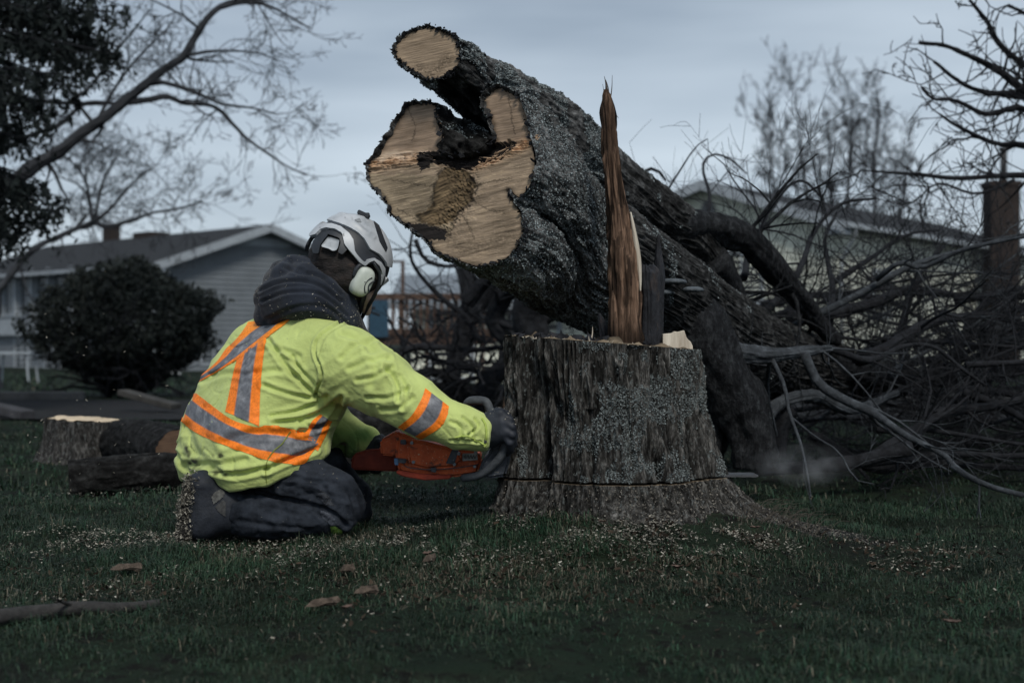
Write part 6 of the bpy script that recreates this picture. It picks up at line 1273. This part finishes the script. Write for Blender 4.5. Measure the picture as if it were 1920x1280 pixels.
for k, (bx, tx, ty, lab) in enumerate([(1490, 1425, 215, 'leafless birch above the green gable, leftmost of its row'), (1530, 1490, 172, 'leafless birch above the green gable, second from the left'), (1590, 1598, 170, 'leafless birch above the green gable, tallest in the middle'), (1620, 1650, 190, 'leafless birch above the green gable, fourth from the left'), (1690, 1700, 270, 'leafless birch above the green gable, low rightmost one'), (1560, 1555, 240, 'leafless birch above the green gable, short one between taller ones')]):
    Yb = 46.0 + k; b = P(bx, 660, Yb); mid = ((bx * .6 + tx * .4) + (6 if k % 2 else -6), 430)
    bare_tree('birch_tree', lab, (b[0], Yb, -.35), [([(bx, 680, Yb), (*mid, Yb), (bx * .35 + tx * .65, (430 + ty) / 2, Yb), (tx, ty, Yb)], .13, .012, 46)], 90 + k, L_=1.35, depth=3, up=1.3, group='birches behind the green house', minr=.008, kk=(3, 5), spread=.5, tilt=(0, 0, .35))
# bare brush standing left of the stump
bp_ = empty('brush_pile'); tag(bp_, 'dark tangle of cut limbs heaped between worker and stump', 'brush pile'); r = np.random.default_rng(88)
for (px_, r0, r1, kd) in [([(838, 735, 11), (850, 680, 11), (870, 600, 11), (880, 540, 11), (866, 480, 11)], .075, .05, 6), ([(850, 700, 10.5), (870, 620, 10.5), (905, 560, 10.4), (930, 520, 10.3)], .06, .04, 5), ([(700, 700, 9.8), (760, 655, 9.8), (820, 650, 9.8), (880, 655, 9.8), (960, 650, 9.8)], .03, .015, 5),
        ([(905, 640, 10), (870, 590, 10), (830, 560, 10), (790, 520, 10), (770, 480, 10), (778, 420, 10)], .024, .008, 8), ([(880, 560, 9.5), (920, 520, 9.4), (980, 500, 9.3)], .05, .03, 3), ([(960, 640, 9.5), (930, 600, 9.5), (950, 550, 9.4), (990, 520, 9.3)], .07, .06, 3), ([(780, 450, 9.9), (800, 490, 9.9), (850, 500, 9.9), (890, 480, 9.9)], .018, .008, 5),
        ([(1010, 640, 8.8), (990, 590, 8.8), (1010, 540, 8.7)], .10, .09, 2), ([(905, 735, 10), (935, 690, 10), (960, 680, 10)], .08, .07, 3), ([(740, 720, 10.2), (800, 700, 10.2), (870, 720, 10.2)], .04, .03, 5)]:
    mb = MB(); C, rr = branch_mesh(mb, PP(px_), r0, r1, 9, seed=int(px_[0][0]))
    for j in range(kd): i = r.integers(len(C) // 6, len(C)); twiggy(mb, C[i], nrm(r.normal(size=3) + [0, 0, .2]), .6 * (.4 + r.random()), rr[i] * .35, 2, r, curl=.6)
    mb.build('limb', m_branch, bp_, smooth=True)
mb = MB()
for k in range(80):
    x = 700 + 270 * r.random(); y = 545 + 190 * r.random() ** .8; twiggy(mb, P(x, y, 9.5 + 2 * r.random()), nrm(r.normal(size=3)), .5 * (.4 + r.random()), .010, 2, r, curl=.8)
tag(mb.build('twigs', m_branch, bp_), kind='stuff'); settle(bp_, (float(P(850, 740, 10.5)[0]), 10.5, 0.0))
# ---------------------------------------------------------------- LOGS ON THE GRASS
def log(name, label, a, b, ra, rb, mat, seed, cutc=(.23, .14, .09), cat='log', group=None, ends=(1, 1)):
    root = empty(name); tag(root, label, cat, group); a = np.array(a, float); b = np.array(b, float); n = max(12, int(np.linalg.norm(b - a) / .02)); m = 90
    p = smooth_path(np.array([a, (a + b) / 2 + [0, .01, .01], b]), n); t, u, v = frames(p); rr = np.interp(np.linspace(0, 1, n), [0, 1], [ra, rb]); an = np.linspace(0, 2 * math.pi, m, endpoint=False)
    S = np.linalg.norm(p - p[0], axis=1)[:, None] + 0 * an[None]; h = bark_h(None, S, an[None] * ra + 0 * S, seed); rad = rr[:, None] * (1 + .08 * vn(np.stack([np.cos(an)[None] + 0 * S, np.sin(an)[None] + 0 * S, S * 2], -1), seed)) + .012 * (h - .5)
    G = p[:, None] + rad[..., None] * (np.cos(an)[None, :, None] * u[:, None] + np.sin(an)[None, :, None] * v[:, None]); c = (.12 + .38 * np.clip(h, 0, 1))[..., None] * np.ones(3)
    mesh_np('bark', G.reshape(-1, 3), grid_faces(n, m), mat, root, cols=c.reshape(-1, 3))
    for e, k in ((0, 0), (1, -1)):
        if not ends[e]: continue
        ring = np.array([p[k] + (G[k] - p[k]) * f for f in np.linspace(.99, 0, 14)]); cc = np.array(cutc) * (.85 + .3 * vn(ring.reshape(-1, 3) * [30, 30, 60], seed))[:, None]; mesh_np('cut_end', ring.reshape(-1, 3), grid_faces(14, m), m_cut, root, cols=cc)
    settle(root, tuple((a + b) / 2 - [0, 0, max(ra, rb)])); return root
gzf = lambda x, y: float(ground_z(x, y))
def lg(name, label, x0, x1, py, Ya, Yb, r_, seed, **k):
    a = P(x0, py, Ya); b = P(x1, py, Yb); a[2] = gzf(a[0], Ya) + r_ * .85; b[2] = gzf(b[0], Yb) + r_ * .85; return log(name, label, a, b, r_, r_, m_bark, seed, **k)
lg('log', 'bark covered log lying low in the grass directly behind the worker', 130, 420, 870, 6.0, 6.15, .085, 801, cutc=(.16, .10, .07))
lg('log', 'thick log with orange brown sawn end at the back of the lime jacket', 225, 345, 820, 7.4, 6.5, .13, 803, cutc=(.15, .095, .065))
lg('log', 'dark log half hidden behind the sawing arm and the saw', 560, 800, 790, 7.6, 7.9, .15, 805)
lg('log', 'long dark log lying in the shade left of the stump', 690, 960, 740, 10.6, 10.2, .17, 807)
lg('log', 'mossy log below the arm, just past the rear saw handle', 600, 700, 860, 6.6, 6.9, .10, 809, cutc=(.3, .24, .17))
# small second stump, freshly cut
s2 = empty('tree_stump'); tag(s2, 'low dark stump with bright fresh cut top at the left', 'tree stump'); c = P(160, 800, 7.4); gz = gzf(c[0], 7.4); th = np.linspace(0, 2 * math.pi, 160, endpoint=False); zt = P(0, 786, 7.4)[2]
zz = np.linspace(gz - .05, zt, 50)[:, None]; f = (zz - gz) / (zt - gz); rr = (.185 + .07 * np.exp(-3 * np.clip(f, 0, 1))) * (1 + .06 * np.cos(5 * th[None] + 1) + .04 * np.cos(9 * th[None])) + .012 * (bark_h(None, zz + 0 * th[None], th[None] * .2 + 0 * zz, 820) - .5)
G = np.stack([c[0] + rr * np.cos(th), 7.4 + rr * np.sin(th), zz + 0 * rr], -1); G[-1, :, 2] -= .03 * np.cos(th - 2.6) * 0 + .012 * (np.cos(th)); mesh_np('bark', G.reshape(-1, 3), grid_faces(50, 160, flip=True), m_bark2, s2, cols=np.ones((8000, 3)) * .6)
rg = np.array([np.array([c[0], 7.4, zt]) + (G[-1] - [c[0], 7.4, zt]) * k for k in np.linspace(1, 0, 16)]); rg[..., 2] += .01 * vn(rg * 25, 822); mesh_np('cut_top', rg.reshape(-1, 3), grid_faces(16, 160, flip=True), m_cut, s2, cols=np.tile([.62, .50, .36], (2560, 1)))
settle(s2, (c[0], 7.4, gz))
for (x0, y0, x1, y1, Y, lab, cc, th_) in [(-20, 762, 52, 778, 11.5, 'grey plank lying at the left edge near the kerb', (.045, .045, .05), .07), (230, 735, 330, 762, 12.5, 'weathered board sloping off the kerb beside the worker', (.045, .043, .04), .05)]:
    mb = MB(); a = P(x0, y0, Y); b = P(x1, y1, Y - .2); a[2] = max(a[2], gzf(a[0], a[1]) + .02); b[2] = max(b[2], gzf(b[0], b[1]) + .03); mb.bar(a, b, .16, th_, bev=.005); tag(mb.build('plank', flat('weathered_plank', cc, .9, .3, 8)), lab, 'plank')
# fallen branch, shards and leaves in the foreground
mb = MB(); pts = []
for (x, y) in ((-140, 1185), (0, 1150), (80, 1140), (150, 1132), (230, 1128), (300, 1118)): h = hit_ground(x, y + 22); pts.append(h + [0, 0, .012])
branch_mesh(mb, pts, .026, .010, 12, seed=9); r = np.random.default_rng(3); twiggy(mb, pts[3], [-.4, -.3, .3], .12, .006, 1, r)
tag(mb.build('fallen_branch', mk('grey_topped_bark', [(.3, (.02, .02, .02)), (.7, (.055, .052, .05))], scale=40, rough=.9, bump=.8, bscale=80), smooth=True), 'dark crooked branch lying in the grass at lower left', 'branch')
m_rot = mk('rotten_wood_shard', [(.3, (.03, .022, .017)), (.7, (.15, .115, .09))], scale=50, rough=.9, bump=.6)
for (x, y, L_, an, lab) in [(606, 1152, .036, .5, 'brown wood shard in the grass, the one nearest the camera'), (690, 1128, .03, .3, 'pale crumbled bark piece right of the nearest shard'), (240, 1085, .04, .1, 'bark slab in the grass above the crooked branch'), (805, 1068, .022, .8, 'small brown bark chunk below the saw'), (652, 1085, .02, .2, 'grey bark lump in the grass below the knees')]:
    h = hit_ground(x, y); r = np.random.default_rng(int(x)); th = np.linspace(0, 2 * math.pi, 18, endpoint=False); rings = []
    for k, (f, z) in enumerate(((.7, -.005), (1, .004), (.85, .012), (.05, .014))):
        rad = f * (1 + .25 * vn(np.stack([np.cos(th) * 2 + k * .2, np.sin(th) * 2, th * 0], -1), int(x))); xx = L_ * rad * np.cos(th); yy = L_ * .4 * rad * np.sin(th); rings.append(h + np.stack([xx * math.cos(an) - yy * math.sin(an), xx * math.sin(an) + yy * math.cos(an), z + .022 + .006 * vn(np.stack([th, th * 0 + k, th * 0], -1), 4)], -1))
    mb = MB(); mb.add(np.vstack(rings), grid_faces(4, 18)); tag(mb.build('bark_shard', m_rot, smooth=False), lab, 'wood shard', 'shards in the foreground grass')
m_dleaf = mk('dead_leaf_skin', [(.3, (.05, .032, .025)), (.7, (.15, .10, .08))], scale=60, rough=.8)
for (x, y, s, lab) in [(1415, 1010, .018, 'curled dead leaf right of the stump foot'), (800, 1062, .022, 'reddish dead leaf under the saw'), (1270, 1085, .018, 'pale curled leaf in front of the stump'), (1785, 1195, .02, 'grey leaf at the lower right'), (650, 1165, .018, 'brown leaf beside the nearest shard'), (1130, 1000, .016, 'dead leaf at the foot of the stump')]:
    h = hit_ground(x, y) + [0, 0, .028]; r = np.random.default_rng(int(x + y)); u = np.linspace(-1, 1, 9); V = []; an = r.random() * 6
    for a_ in u:
        wdt = .55 * (1 - a_ ** 2) ** .7 * (1 + .2 * math.sin(a_ * 14)); 
        for b_ in (-1, -.5, 0, .5, 1): V.append([a_ * math.cos(an) - b_ * wdt * math.sin(an), a_ * math.sin(an) + b_ * wdt * math.cos(an), .35 * a_ * a_ + .5 * abs(b_) * wdt + .15 * r.random()])
    tag(mesh_np('dead_leaf', h + np.array(V) * s, grid_faces(9, 5, wrap=False), m_dleaf), lab, 'leaf', 'dead leaves on the grass')
# flying chips and the puff of sawdust at the bar tip
r = np.random.default_rng(99); n = 420; t = r.random(n); C = np.stack([-.55 - 1.6 * t ** .8 + .06 * r.normal(size=n), 4.5 + .5 * r.normal(size=n) * (.3 + t), .30 + (.12 + .35 * t) * r.normal(size=n)], -1)
C2 = np.stack([-.62 + .75 * r.random(260), 4.7 + .5 * r.random(260), .03 + .25 * r.random(260) ** 1.4], -1); C = np.vstack([C, C2]); C = C[(C[:, 2] > .05) & ~((C[:, 0] > -1.15) & (C[:, 0] < -.5) & (C[:, 1] < 4.9) & (C[:, 1] > 4.1))]
V, F, cc = chips_np(C, .0034, 100, tilt=1.0); tag(mesh_np('flying_chips', V, F, m_chip, smooth=False, cols=cc * .8), 'pale wood chips thrown through the air round the saw', 'wood chips', kind='stuff')
r = np.random.default_rng(5); bm = bmesh.new(); bmesh.ops.create_icosphere(bm, subdivisions=4, radius=1.0); c = P(1500, 872, 4.75)
for v in bm.verts:
    v.co.x *= .20 * (1 + .0); v.co.y *= .12; v.co.z *= .075 * (1 + .35 * v.co.x / .2)
    v.co = v.co + Vector(tuple(c))
me = bpy.data.meshes.new('sawdust_cloud'); bm.to_mesh(me); bm.free(); o = bpy.data.objects.new('sawdust_cloud', me); col.objects.link(o)
m = bpy.data.materials.new('sawdust_air'); m.use_nodes = True; nt = m.node_tree; nt.nodes.clear(); out = nt.nodes.new('ShaderNodeOutputMaterial'); pv = nt.nodes.new('ShaderNodeVolumePrincipled'); pv.inputs['Color'].default_value = (.72, .74, .76, 1)
tc = nt.nodes.new('ShaderNodeTexCoord'); nz = nt.nodes.new('ShaderNodeTexNoise'); nz.inputs['Scale'].default_value = 14; nz.inputs['Detail'].default_value = 3; mr = nt.nodes.new('ShaderNodeMapRange'); mr.inputs[1].default_value = .4; mr.inputs[2].default_value = .75; mr.inputs[4].default_value = 4.5
vs = nt.nodes.new('ShaderNodeVectorMath'); vs.operation = 'SUBTRACT'; vs.inputs[1].default_value = tuple(c); vd = nt.nodes.new('ShaderNodeVectorMath'); vd.operation = 'DIVIDE'; vd.inputs[1].default_value = (.20, .12, .085); vl = nt.nodes.new('ShaderNodeVectorMath'); vl.operation = 'LENGTH'
m2 = nt.nodes.new('ShaderNodeMapRange'); m2.inputs[1].default_value = 1.0; m2.inputs[2].default_value = .1; mu = nt.nodes.new('ShaderNodeMath'); mu.operation = 'MULTIPLY'
K = nt.links.new; K(tc.outputs['Object'], nz.inputs['Vector']); K(nz.outputs[0], mr.inputs[0]); K(tc.outputs['Object'], vs.inputs[0]); K(vs.outputs[0], vd.inputs[0]); K(vd.outputs[0], vl.inputs[0]); K(vl.outputs['Value'], m2.inputs[0]); K(mr.outputs[0], mu.inputs[0]); K(m2.outputs[0], mu.inputs[1]); K(mu.outputs[0], pv.inputs['Density']); K(pv.outputs[0], out.inputs['Volume'])
me.materials.append(m); tag(o, 'pale puff of sawdust blowing off the bar tip', 'sawdust', kind='stuff')
